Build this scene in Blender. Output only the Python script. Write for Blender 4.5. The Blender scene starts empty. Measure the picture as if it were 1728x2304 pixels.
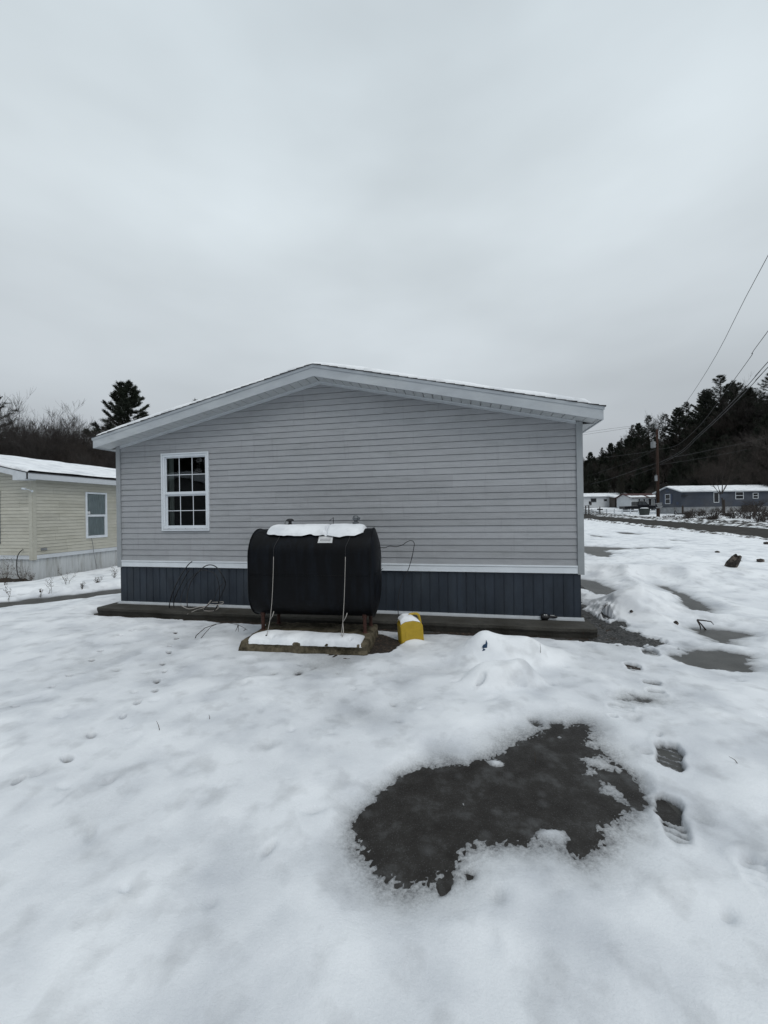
import bpy, math, random
import numpy as np
from mathutils import Vector, Matrix
R_ = math.radians
scene = bpy.context.scene
C = scene.collection
rnd = random.Random(7)

# ------------------------------------------------------------------ camera
EYE = 1.731
F_PX, PITCH, ROLL = 884.1, R_(.021), R_(-.8217)
fw = Vector((0, math.cos(PITCH), math.sin(PITCH)))
up0 = Vector((1, 0, 0)).cross(fw)
CR = Vector((1, 0, 0)) * math.cos(ROLL) + up0 * math.sin(ROLL)
CU = Vector((1, 0, 0)) * -math.sin(ROLL) + up0 * math.cos(ROLL)
cd = bpy.data.cameras.new('camera')
cam = bpy.data.objects.new('camera', cd); C.objects.link(cam)
m = Matrix.Identity(4)
for i in range(3):
    m[i][0], m[i][1], m[i][2] = CR[i], CU[i], -fw[i]
m[2][3] = EYE
cam.matrix_world = m
cd.sensor_fit = 'HORIZONTAL'; cd.sensor_width = 36; cd.lens = F_PX / 1728 * 36
cd.clip_start = .05; cd.clip_end = 2000
scene.camera = cam

# ------------------------------------------------------------------ sky, sun, exposure
SUN_EL, SUN_AZ = R_(56), R_(150)
w = bpy.data.worlds.new('World'); scene.world = w; w.use_nodes = True
nt = w.node_tree; nt.nodes.clear()
def N(t, typ, **k):
    n = t.nodes.new(typ)
    for a, b in k.items():
        setattr(n, a, b)
    return n
sky = N(nt, 'ShaderNodeTexSky', sky_type='NISHITA', sun_disc=False, sun_elevation=SUN_EL, sun_rotation=SUN_AZ)
sky.air_density = 1; sky.dust_density = 4
b1 = N(nt, 'ShaderNodeBackground'); b1.inputs[1].default_value = .1
nt.links.new(sky.outputs[0], b1.inputs[0])
tc = N(nt, 'ShaderNodeTexCoord')
sep = N(nt, 'ShaderNodeSeparateXYZ'); nt.links.new(tc.outputs['Generated'], sep.inputs[0])
ramp = N(nt, 'ShaderNodeValToRGB')
nt.links.new(sep.outputs[2], ramp.inputs[0])
cr = ramp.color_ramp
cr.elements[0].position = 0; cr.elements[0].color = (.37, .39, .415, 1)
cr.elements[1].position = 1; cr.elements[1].color = (.55, .615, .665, 1)
for p, c in ((.1, (.42, .445, .475)), (.24, (.54, .585, .62)), (.40, (.65, .71, .75)), (.58, (.69, .76, .80)), (.76, (.66, .735, .78))):
    e = cr.elements.new(p); e.color = (*c, 1)
mp = N(nt, 'ShaderNodeMapping'); mp.inputs['Scale'].default_value = (1.2, 1.2, 3.2); mp.inputs['Rotation'].default_value = (.3, .5, .2)
nt.links.new(tc.outputs['Generated'], mp.inputs[0])
ns = N(nt, 'ShaderNodeTexNoise'); ns.inputs['Scale'].default_value = 1.5; ns.inputs['Detail'].default_value = 4; ns.inputs['Roughness'].default_value = .45
nt.links.new(mp.outputs[0], ns.inputs[0])
mr = N(nt, 'ShaderNodeMapRange'); mr.inputs[1].default_value = .3; mr.inputs[2].default_value = .7; mr.inputs[3].default_value = .88; mr.inputs[4].default_value = 1.1
nt.links.new(ns.outputs[0], mr.inputs[0])
mul = N(nt, 'ShaderNodeVectorMath', operation='SCALE'); nt.links.new(ramp.outputs[0], mul.inputs[0]); nt.links.new(mr.outputs[0], mul.inputs['Scale'])
b2 = N(nt, 'ShaderNodeBackground'); b2.inputs[1].default_value = 1.0
nt.links.new(mul.outputs[0], b2.inputs[0])
mx = N(nt, 'ShaderNodeMixShader'); mx.inputs[0].default_value = .95
nt.links.new(b1.outputs[0], mx.inputs[1]); nt.links.new(b2.outputs[0], mx.inputs[2])
wo = N(nt, 'ShaderNodeOutputWorld'); nt.links.new(mx.outputs[0], wo.inputs[0])
sd = bpy.data.lights.new('sun', 'SUN'); sd.energy = 1.0; sd.angle = R_(28); sd.color = (1, .97, .93)
so = bpy.data.objects.new('sun', sd); C.objects.link(so)
so.rotation_euler = (R_(90) - SUN_EL, 0, math.pi - SUN_AZ)
so.location = (0, -5, 20)
scene.view_settings.view_transform = 'Standard'
scene.view_settings.look = 'None'
scene.view_settings.exposure = 0
scene.view_settings.gamma = 1

# ------------------------------------------------------------------ survey helpers (photo pixel -> place)
def ray(x, y):
    d = fw + CR * ((x - 864) / F_PX) - CU * ((y - 1152) / F_PX)
    return d / d.y
def at(x, y, Y):
    return Vector((0, 0, EYE)) + ray(x, y) * Y
CX, CY, YAW = -1.04383, 6.6192, R_(-11.494)
CU_, SU_ = math.cos(YAW), math.sin(YAW)
def wl(u, n, z):           # house frame (u along the gable, n towards the camera) -> world
    return Vector((CX + u * CU_ + n * SU_, CY + u * SU_ - n * CU_, z))
def uv(x, y):
    a, b = x - CX, y - CY
    return a * CU_ + b * SU_, a * SU_ - b * CU_
def onwall(x, y, n):
    d = ray(x, y); nr = Vector((SU_, -CU_, 0)); c = Vector((CX, CY, 0)) + nr * n; o = Vector((0, 0, EYE))
    return o + d * ((c - o).dot(nr) / d.dot(nr))
def hl(p):                 # world -> house local xyz
    u, n = uv(p[0], p[1]); return Vector((u, -n, p[2]))
def plane_pt(x, y, A, B):  # ray against the vertical plane through A and B
    d = ray(x, y); nr = Vector((B[1] - A[1], A[0] - B[0], 0)); o = Vector((0, 0, EYE))
    return o + d * ((Vector((A[0], A[1], 0)) - o).dot(nr) / d.dot(nr))

# ------------------------------------------------------------------ numpy noise + terrain
_rs = np.random.RandomState(3)
_T = _rs.rand(256, 256)
def vn(x, y, s, k=0):
    x = np.asarray(x, float) / s + 17.3 * k + 1000; y = np.asarray(y, float) / s + 9.1 * k + 1000
    xi = np.floor(x).astype(int); yi = np.floor(y).astype(int); fx = x - xi; fy = y - yi
    fx = fx * fx * (3 - 2 * fx); fy = fy * fy * (3 - 2 * fy)
    a = _T[xi & 255, yi & 255]; b = _T[(xi + 1) & 255, yi & 255]; c = _T[xi & 255, (yi + 1) & 255]; d = _T[(xi + 1) & 255, (yi + 1) & 255]
    return (a * (1 - fx) + b * fx) * (1 - fy) + (c * (1 - fx) + d * fx) * fy - .5
def fbm(x, y, s, k=0, o=4):
    t = 0; a = 1
    for i in range(o):
        t = t + a * vn(x, y, s / 2 ** i, k + i * 3); a *= .5
    return t
def ss(a, b, x):
    t = np.clip((x - a) / (b - a), 0, 1); return t * t * (3 - 2 * t)
def T(x, y):
    u = (x - CX) * CU_ + (y - CY) * SU_; n = (x - CX) * SU_ - (y - CY) * CU_
    right = ss(-3, 4, u)
    t = right * (.0119 * np.maximum(0, y - 8) + .045 * np.clip(y - 60, 0, 45) + .033 * np.clip(u - 24, 0, 12))
    t = t - .25 * ss(-4.3, -6.8, u) * ss(1.2, -1.2, n)
    t = t - .07 * ss(.95, .45, n) * ss(-4.9, -4.3, u) * ss(4.75, 4.2, u) * ss(-18, -16, n)
    return t
def gnd(x, y, dz=0):
    d = ray(x, y); lo, hi = .3, 400
    for i in range(50):
        mm = (lo + hi) / 2; p = Vector((0, 0, EYE)) + d * mm
        if p.z > float(T(p.x, p.y)) + dz: lo = mm
        else: hi = mm
    return p

# ------------------------------------------------------------------ object helpers
class MB:
    def __init__(s): s.v = []; s.f = []; s.tone = []
    def add(s, vs, fs):
        k = len(s.v); s.v += [tuple(v) for v in vs]; s.f += [tuple(i + k for i in f) for f in fs]; return s
    def box(s, x0, x1, y0, y1, z0, z1, M=None):
        vs = [Vector((x, y, z)) for z in (z0, z1) for y in (y0, y1) for x in (x0, x1)]
        if M is not None: vs = [M @ v for v in vs]
        return s.add(vs, [(0, 2, 3, 1), (4, 5, 7, 6), (0, 1, 5, 4), (2, 6, 7, 3), (0, 4, 6, 2), (1, 3, 7, 5)])
    def prism(s, pts, f, a, b):   # 2-D outline extruded by mapping f(p,q,t)
        n = len(pts)
        vs = [f(p[0], p[1], a) for p in pts] + [f(p[0], p[1], b) for p in pts]
        return s.add(vs, [tuple(range(n - 1, -1, -1)), tuple(range(n, 2 * n))] + [(i, (i + 1) % n, n + (i + 1) % n, n + i) for i in range(n)])
    def tube(s, pts, r, k=6, cap=True):
        pts = [Vector(p) for p in pts]; n = len(pts)
        rs = r if isinstance(r, (list, tuple)) else [r] * n
        vs = []; ref = None
        for i, p in enumerate(pts):
            t = (pts[min(i + 1, n - 1)] - pts[max(i - 1, 0)])
            if t.length < 1e-9: t = Vector((0, 0, 1))
            t.normalize()
            if ref is None: ref = Vector((1, 0, 0)) if abs(t.x) < .8 else Vector((0, 1, 0))
            a = (ref - t * ref.dot(t)); a.normalize(); b = t.cross(a); ref = a
            for j in range(k):
                th = 2 * math.pi * j / k
                vs.append(p + (a * math.cos(th) + b * math.sin(th)) * rs[i])
        fs = [(i * k + j, i * k + (j + 1) % k, (i + 1) * k + (j + 1) % k, (i + 1) * k + j) for i in range(n - 1) for j in range(k)]
        if cap: fs += [tuple(range(k - 1, -1, -1)), tuple((n - 1) * k + j for j in range(k))]
        return s.add(vs, fs)
    def lathe(s, prof, cen, k=16):
        n = len(prof); cen = Vector(cen)
        vs = [cen + Vector((r * math.cos(2 * math.pi * j / k), r * math.sin(2 * math.pi * j / k), z)) for r, z in prof for j in range(k)]
        fs = [(i * k + j, i * k + (j + 1) % k, (i + 1) * k + (j + 1) % k, (i + 1) * k + j) for i in range(n - 1) for j in range(k)]
        fs += [tuple(range(k - 1, -1, -1)), tuple((n - 1) * k + j for j in range(k))]
        return s.add(vs, fs)
    def build(s, name, mat, parent=None, smooth=False, bevel=0):
        me = bpy.data.meshes.new(name); me.from_pydata(s.v, [], s.f); me.update()
        if mat: me.materials.append(mat)
        if smooth: me.polygons.foreach_set('use_smooth', [True] * len(me.polygons))
        if s.tone:
            ta = me.attributes.new('tone', 'FLOAT', 'FACE'); ta.data.foreach_set('value', (s.tone + [0.] * len(s.f))[:len(s.f)])
        o = bpy.data.objects.new(name, me); C.objects.link(o); o.parent = parent
        if bevel:
            b = o.modifiers.new('bevel', 'BEVEL'); b.width = bevel; b.segments = 2; b.limit_method = 'ANGLE'; b.angle_limit = R_(40)
        return o
def tag(o, label, cat, group=None, kind=None):
    if label: o['label'] = label
    if cat: o['category'] = cat
    if group: o['group'] = group
    if kind: o['kind'] = kind
    return o
def thing(name, label, cat, loc=(0, 0, 0), rz=0, group=None):
    o = bpy.data.objects.new(name, None); C.objects.link(o); o.location = loc; o.rotation_euler = (0, 0, rz)
    o.empty_display_size = .2
    return tag(o, label, cat, group)
def copy_tree(o, parent=None):
    c = o.copy(); C.objects.link(c); c.parent = parent
    for ch in list(o.children): copy_tree(ch, c)
    return c
def spline(pts, k=6):
    pts = [Vector(p) for p in pts]; out = []
    for i in range(len(pts) - 1):
        p0 = pts[max(i - 1, 0)]; p1 = pts[i]; p2 = pts[i + 1]; p3 = pts[min(i + 2, len(pts) - 1)]
        for j in range(k):
            t = j / k
            out.append(.5 * ((2 * p1) + (p2 - p0) * t + (2 * p0 - 5 * p1 + 4 * p2 - p3) * t * t + (3 * p1 - p0 - 3 * p2 + p3) * t ** 3))
    out.append(pts[-1]); return out

# ------------------------------------------------------------------ materials
def mat(name, col, rough=.6, var=.15, vs=6, bump=0, bs=40, metal=0, spec=.5, stretch=None, col2=None, cs=2.0, cthr=(.45, .65), coat=0):
    M = bpy.data.materials.new(name); M.use_nodes = True; t = M.node_tree; L = t.links
    p = t.nodes['Principled BSDF']; p.inputs['Roughness'].default_value = rough; p.inputs['Metallic'].default_value = metal
    p.inputs['Specular IOR Level'].default_value = spec; p.inputs['Coat Weight'].default_value = coat
    tcn = N(t, 'ShaderNodeTexCoord'); mpn = N(t, 'ShaderNodeMapping'); L.new(tcn.outputs['Object'], mpn.inputs[0])
    if stretch: mpn.inputs['Scale'].default_value = stretch
    n1 = N(t, 'ShaderNodeTexNoise'); n1.inputs['Scale'].default_value = vs; n1.inputs['Detail'].default_value = 6; n1.inputs['Roughness'].default_value = .6
    L.new(mpn.outputs[0], n1.inputs[0])
    mrn = N(t, 'ShaderNodeMapRange'); mrn.inputs[1].default_value = .3; mrn.inputs[2].default_value = .7; mrn.inputs[3].default_value = 1 - var; mrn.inputs[4].default_value = 1 + var
    L.new(n1.outputs[0], mrn.inputs[0])
    src = None
    if col2:
        n2 = N(t, 'ShaderNodeTexNoise'); n2.inputs['Scale'].default_value = cs; n2.inputs['Detail'].default_value = 8; n2.inputs['Roughness'].default_value = .65
        L.new(mpn.outputs[0], n2.inputs[0])
        m2 = N(t, 'ShaderNodeMapRange'); m2.inputs[1].default_value = cthr[0]; m2.inputs[2].default_value = cthr[1]; L.new(n2.outputs[0], m2.inputs[0])
        mxc = N(t, 'ShaderNodeMix', data_type='RGBA'); mxc.inputs[6].default_value = (*col, 1); mxc.inputs[7].default_value = (*col2, 1); L.new(m2.outputs[0], mxc.inputs[0]); src = mxc.outputs[2]
    sc = N(t, 'ShaderNodeVectorMath', operation='SCALE')
    if src is not None: L.new(src, sc.inputs[0])
    else: sc.inputs[0].default_value = col
    L.new(mrn.outputs[0], sc.inputs['Scale']); L.new(sc.outputs[0], p.inputs['Base Color'])
    if bump:
        n3 = N(t, 'ShaderNodeTexNoise'); n3.inputs['Scale'].default_value = bs; n3.inputs['Detail'].default_value = 5; L.new(mpn.outputs[0], n3.inputs[0])
        bn = N(t, 'ShaderNodeBump'); bn.inputs['Strength'].default_value = bump; bn.inputs['Distance'].default_value = .02
        L.new(n3.outputs[0], bn.inputs['Height']); L.new(bn.outputs[0], p.inputs['Normal'])
    return M
M_ = {}
M_['siding'] = mat('grey_siding', (.325, .335, .352), .5, .07, 3, .06, 90, stretch=(1.2, 1, 5), col2=(.27, .283, .29), cs=1.6, cthr=(.52, .75))
M_['post'] = mat('grey_post', (.29, .31, .325), .5, .08, 5)
M_['white'] = mat('white_vinyl', (.66, .70, .74), .42, .06, 4, .03, 60)
M_['fascia'] = mat('fascia_metal', (.40, .43, .46), .45, .07, 3, .05, 200, stretch=(1, 1, 3), col2=(.46, .49, .51), cs=1.1)
M_['soffit'] = mat('soffit_vinyl', (.50, .52, .53), .5, .08, 5)
M_['skirt'] = mat('slate_skirting', (.028, .037, .051), .5, .22, 2.5, .05, 60, spec=.3, stretch=(1.5, 1, .6), col2=(.036, .045, .057), cs=1.3)
M_['shingle'] = mat('dark_shingle', (.03, .03, .033), .85, .3, 30, .3, 60)
M_['concrete'] = mat('wet_concrete', (.058, .056, .050), .8, .3, 6, .5, 30, spec=.25, col2=(.030, .028, .023), cs=3)
M_['pad'] = mat('mossy_concrete', (.115, .098, .068), .9, .4, 9, 1, 22, spec=.2, col2=(.035, .030, .018), cs=5, cthr=(.45, .6))
M_['tank'] = mat('black_tank_paint', (.0013, .0016, .0026), .5, .35, 5, .05, 30, spec=.16, stretch=(3, 3, .5), col2=(.0035, .005, .008), cs=2.5)
M_['rust'] = mat('rusty_pipe', (.05, .018, .012), .8, .4, 20, .3, 60)
M_['galv'] = mat('galvanised', (.12, .13, .14), .55, .2, 20, metal=.5)
M_['wire'] = mat('pale_wire', (.33, .31, .29), .5, .1)
M_['black'] = mat('black_rubber', (.008, .008, .010), .5, .2)
M_['label'] = mat('paper_label', (.55, .56, .57), .7, .1, 20)
M_['grey'] = mat('grey_print', (.2, .2, .21), .7, .1)
M_['yellow'] = mat('yellow_plastic', (.40, .27, .012), .5, .14, 9, .1, 25, col2=(.25, .16, .015), cs=9, cthr=(.55, .72))
M_['bluebit'] = mat('blue_scrap', (.01, .04, .09), .5, .3, 30)
M_['cream'] = mat('cream_siding', (.47, .458, .395), .55, .06, 3, .05, 60, stretch=(1, 1, 4), col2=(.41, .398, .335), cs=1.1)
M_['creampost'] = mat('cream_post', (.44, .43, .37), .55, .05)
M_['wskirt'] = mat('white_skirting', (.50, .52, .53), .6, .1, 3, .1, 30, stretch=(4, 4, .5), col2=(.28, .28, .26), cs=1.6, cthr=(.5, .75))
M_['wtrim'] = mat('white_trim', (.56, .59, .62), .5, .06)
M_['curtain'] = mat('curtain', (.85, .88, .9), .8, .3, 12, stretch=(4, 4, .3))
M_['curtain2'] = mat('side_curtain', (.35, .38, .36), .8, .2, 12, stretch=(4, 4, .3))
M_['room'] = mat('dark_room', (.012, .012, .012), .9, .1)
M_['bark'] = mat('grey_bark', (.024, .020, .018), .9, .3, 8)
M_['bark2'] = mat('brown_bark', (.030, .023, .019), .9, .4, 8)
M_['polewood'] = mat('weathered_pole', (.034, .018, .013), .85, .3, 5, spec=.2, stretch=(3, 3, .4), col2=(.055, .045, .038), cs=.35)
M_['needle'] = mat('pine_needles', (.016, .021, .012), .7, .6, 1.3)
M_['needle3'] = mat('pine_needles_green', (.022, .030, .018), .7, .6, 1.2)
M_['needle2'] = mat('pine_needles_olive', (.020, .019, .010), .7, .6, 1.0)
M_['bluewall'] = mat('blue_siding', (.060, .070, .090), .75, .15, .8, .05, 20, spec=.2, col2=(.075, .080, .092), cs=.5)
M_['blueshut'] = mat('blue_shutter', (.03, .045, .085), .6, .1)
M_['bskirt'] = mat('pale_skirting', (.25, .26, .27), .8, .25, 1.5, col2=(.13, .125, .12), cs=1.2, cthr=(.5, .7))
M_['farwhite'] = mat('far_white_siding', (.50, .52, .54), .6, .06, 1)
M_['redroof'] = mat('red_brown_roof', (.045, .016, .015), .8, .3, 4)
M_['deck'] = mat('deck_wood', (.07, .06, .052), .85, .3, 5)
M_['reddeck'] = mat('red_brown_deck', (.05, .022, .018), .85, .3, 5)
M_['truck'] = mat('black_car_paint', (.008, .009, .011), .25, .1, coat=.5)
M_['bin'] = mat('green_bin', (.018, .026, .024), .6, .15)
M_['rock'] = mat('dark_rotten_wood', (.03, .024, .020), .9, .5, 25, .8, 30, col2=(.14, .115, .095), cs=9, cthr=(.5, .58))
M_['weed'] = mat('dead_weed', (.06, .045, .032), .9, .3)
M_['cable'] = mat('overhead_cable', (.03, .03, .032), .7, .1)
M_['dull'] = mat('dull_grey_paint', (.2, .21, .22), .7, .15)

def weather(M, streak=(10, 1, .9), dark=.82, thr=(.57, .72), tone=.065):
    """panel-to-panel fading plus thin run-off streaks"""
    t = M.node_tree; L = t.links; p = t.nodes['Principled BSDF']; src = p.inputs['Base Color'].links[0].from_socket
    tcn = N(t, 'ShaderNodeTexCoord'); mpn = N(t, 'ShaderNodeMapping'); mpn.inputs['Scale'].default_value = streak; L.new(tcn.outputs['Object'], mpn.inputs[0])
    n = N(t, 'ShaderNodeTexNoise'); n.inputs['Scale'].default_value = 1.4; n.inputs['Detail'].default_value = 5; n.inputs['Roughness'].default_value = .7; L.new(mpn.outputs[0], n.inputs[0])
    r = N(t, 'ShaderNodeMapRange'); r.inputs[1].default_value = thr[0]; r.inputs[2].default_value = thr[1]; r.inputs[3].default_value = 1; r.inputs[4].default_value = dark; L.new(n.outputs[0], r.inputs[0])
    a = N(t, 'ShaderNodeAttribute'); a.attribute_name = 'tone'
    m1 = N(t, 'ShaderNodeMath', operation='MULTIPLY_ADD'); L.new(a.outputs['Fac'], m1.inputs[0]); m1.inputs[1].default_value = tone; m1.inputs[2].default_value = 1
    m2 = N(t, 'ShaderNodeMath', operation='MULTIPLY'); L.new(r.outputs[0], m2.inputs[0]); L.new(m1.outputs[0], m2.inputs[1])
    sc = N(t, 'ShaderNodeVectorMath', operation='SCALE'); L.new(src, sc.inputs[0]); L.new(m2.outputs[0], sc.inputs['Scale']); L.new(sc.outputs[0], p.inputs['Base Color'])
weather(M_['siding']); weather(M_['cream'], dark=.9); weather(M_['skirt'], (2.5, 1, .8), .7, (.5, .7)); weather(M_['wskirt'], (5, 5, .5), .8, (.52, .7)); weather(M_['fascia'], (1.5, 1, 6), .9, (.55, .7)); weather(M_['tank'], (14, 14, .7), 1.8, (.58, .75), 0)
def glass(name, refl=1.0):
    G = bpy.data.materials.new(name); G.use_nodes = True; t = G.node_tree; t.nodes.clear(); L = t.links
    tr = N(t, 'ShaderNodeBsdfTransparent'); tr.inputs[0].default_value = (.72, .76, .75, 1)
    gl = N(t, 'ShaderNodeBsdfGlossy'); gl.inputs['Roughness'].default_value = .015; gl.inputs[0].default_value = (.9, .95, .97, 1)
    fr = N(t, 'ShaderNodeFresnel'); fr.inputs[0].default_value = 1.55 * refl
    mx = N(t, 'ShaderNodeMixShader'); L.new(fr.outputs[0], mx.inputs[0]); L.new(tr.outputs[0], mx.inputs[1]); L.new(gl.outputs[0], mx.inputs[2])
    tcn = N(t, 'ShaderNodeTexCoord'); nn = N(t, 'ShaderNodeTexNoise'); nn.inputs['Scale'].default_value = 2.2; L.new(tcn.outputs['Object'], nn.inputs[0])
    bn = N(t, 'ShaderNodeBump'); bn.inputs['Strength'].default_value = .04; bn.inputs['Distance'].default_value = .05; L.new(nn.outputs[0], bn.inputs['Height']); L.new(bn.outputs[0], gl.inputs['Normal'])
    o = N(t, 'ShaderNodeOutputMaterial'); L.new(mx.outputs[0], o.inputs[0]); return G
M_['glass'] = glass('window_glass', 1.12)

def snow_mat(name, base=(.81, .835, .862), dirt=None, attr=True, bump=.6):
    S = bpy.data.materials.new(name); S.use_nodes = True; t = S.node_tree; L = t.links; p = t.nodes['Principled BSDF']
    p.inputs['Roughness'].default_value = .75; p.inputs['Specular IOR Level'].default_value = .25
    tcn = N(t, 'ShaderNodeTexCoord')
    n1 = N(t, 'ShaderNodeTexNoise'); n1.inputs['Scale'].default_value = 2.0; n1.inputs['Detail'].default_value = 6; L.new(tcn.outputs['Object'], n1.inputs[0])
    c = N(t, 'ShaderNodeMix', data_type='RGBA'); c.inputs[6].default_value = (*base, 1); c.inputs[7].default_value = (base[0] * .74, base[1] * .75, base[2] * .77, 1)
    mr1 = N(t, 'ShaderNodeMapRange'); mr1.inputs[1].default_value = .45; mr1.inputs[2].default_value = .72; L.new(n1.outputs[0], mr1.inputs[0]); L.new(mr1.outputs[0], c.inputs[0])
    n5 = N(t, 'ShaderNodeTexNoise'); n5.inputs['Scale'].default_value = 5.5; n5.inputs['Detail'].default_value = 4; L.new(tcn.outputs['Object'], n5.inputs[0])
    r5 = N(t, 'ShaderNodeMapRange'); r5.inputs[1].default_value = .52; r5.inputs[2].default_value = .72; r5.inputs[3].default_value = 1; r5.inputs[4].default_value = .80; L.new(n5.outputs[0], r5.inputs[0])
    s5 = N(t, 'ShaderNodeVectorMath', operation='SCALE'); L.new(c.outputs[2], s5.inputs[0]); L.new(r5.outputs[0], s5.inputs['Scale'])
    out = s5.outputs[0]
    if attr:      # wet, thin slush is darker than dry deep snow
        a = N(t, 'ShaderNodeAttribute'); a.attribute_name = 'thick'
        n2 = N(t, 'ShaderNodeTexNoise'); n2.inputs['Scale'].default_value = 75; n2.inputs['Detail'].default_value = 4; n2.inputs['Roughness'].default_value = .8; L.new(tcn.outputs['Object'], n2.inputs[0])
        m1 = N(t, 'ShaderNodeMath', operation='MULTIPLY_ADD'); L.new(n2.outputs[0], m1.inputs[0]); m1.inputs[1].default_value = .03; m1.inputs[2].default_value = -.015
        m2 = N(t, 'ShaderNodeMath', operation='ADD'); L.new(a.outputs['Fac'], m2.inputs[0]); L.new(m1.outputs[0], m2.inputs[1])
        rp = N(t, 'ShaderNodeValToRGB'); rp.color_ramp.elements[0].position = 0; rp.color_ramp.elements[0].color = (.12, .12, .12, 1)
        rp.color_ramp.elements[1].position = .085; rp.color_ramp.elements[1].color = (1, 1, 1, 1)
        e = rp.color_ramp.elements.new(.010); e.color = (.42, .42, .42, 1); e = rp.color_ramp.elements.new(.022); e.color = (.68, .685, .69, 1); e = rp.color_ramp.elements.new(.045); e.color = (.87, .875, .885, 1)
        L.new(m2.outputs[0], rp.inputs[0])
        mu = N(t, 'ShaderNodeMix', data_type='RGBA', blend_type='MULTIPLY'); mu.inputs[0].default_value = 1; L.new(out, mu.inputs[6]); L.new(rp.outputs[0], mu.inputs[7]); out = mu.outputs[2]
    if dirt:
        n4 = N(t, 'ShaderNodeTexNoise'); n4.inputs['Scale'].default_value = dirt[1]; n4.inputs['Detail'].default_value = 8; n4.inputs['Roughness'].default_value = .7; L.new(tcn.outputs['Object'], n4.inputs[0])
        m4 = N(t, 'ShaderNodeMapRange'); m4.inputs[1].default_value = dirt[2]; m4.inputs[2].default_value = dirt[3]; L.new(n4.outputs[0], m4.inputs[0])
        c4 = N(t, 'ShaderNodeMix', data_type='RGBA'); L.new(m4.outputs[0], c4.inputs[0]); L.new(out, c4.inputs[6]); c4.inputs[7].default_value = (*dirt[0], 1); out = c4.outputs[2]
    L.new(out, p.inputs['Base Color'])
    n3 = N(t, 'ShaderNodeTexNoise'); n3.inputs['Scale'].default_value = 85; n3.inputs['Detail'].default_value = 4; n3.inputs['Roughness'].default_value = .7; L.new(tcn.outputs['Object'], n3.inputs[0])
    bn = N(t, 'ShaderNodeBump'); bn.inputs['Strength'].default_value = bump; bn.inputs['Distance'].default_value = .006
    L.new(n3.outputs[0], bn.inputs['Height']); L.new(bn.outputs[0], p.inputs['Normal'])
    return S
M_['snow'] = snow_mat('snow')
M_['roofsnow'] = snow_mat('roof_snow', attr=False)
M_['bank'] = snow_mat('dirty_snow', dirt=((.04, .036, .03), 2.6, .47, .56), attr=False, bump=.8)
M_['hillm'] = mat('forest_floor', (.02, .017, .014), .95, .4, .5, col2=(.30, .31, .32), cs=.25, cthr=(.62, .7))

def ground_mat():
    G = bpy.data.materials.new('wet_frozen_ground'); G.use_nodes = True; t = G.node_tree; L = t.links; p = t.nodes['Principled BSDF']
    tcn = N(t, 'ShaderNodeTexCoord')
    n1 = N(t, 'ShaderNodeTexNoise'); n1.inputs['Scale'].default_value = 3.5; n1.inputs['Detail'].default_value = 7; n1.inputs['Roughness'].default_value = .62; L.new(tcn.outputs['Object'], n1.inputs[0])
    rp = N(t, 'ShaderNodeValToRGB'); e = rp.color_ramp.elements; e[0].position = .32; e[0].color = (.030, .029, .026, 1); e[1].position = .68; e[1].color = (.075, .075, .072, 1)
    L.new(n1.outputs[0], rp.inputs[0]); L.new(rp.outputs[0], p.inputs['Base Color'])
    p.inputs['Roughness'].default_value = .55; p.inputs['Specular IOR Level'].default_value = .35
    n3 = N(t, 'ShaderNodeTexNoise'); n3.inputs['Scale'].default_value = 90; n3.inputs['Detail'].default_value = 5; L.new(tcn.outputs['Object'], n3.inputs[0])
    bn = N(t, 'ShaderNodeBump'); bn.inputs['Strength'].default_value = .4; bn.inputs['Distance'].default_value = .01; L.new(n3.outputs[0], bn.inputs['Height']); L.new(bn.outputs[0], p.inputs['Normal'])
    return G
M_['ground'] = ground_mat()
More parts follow.
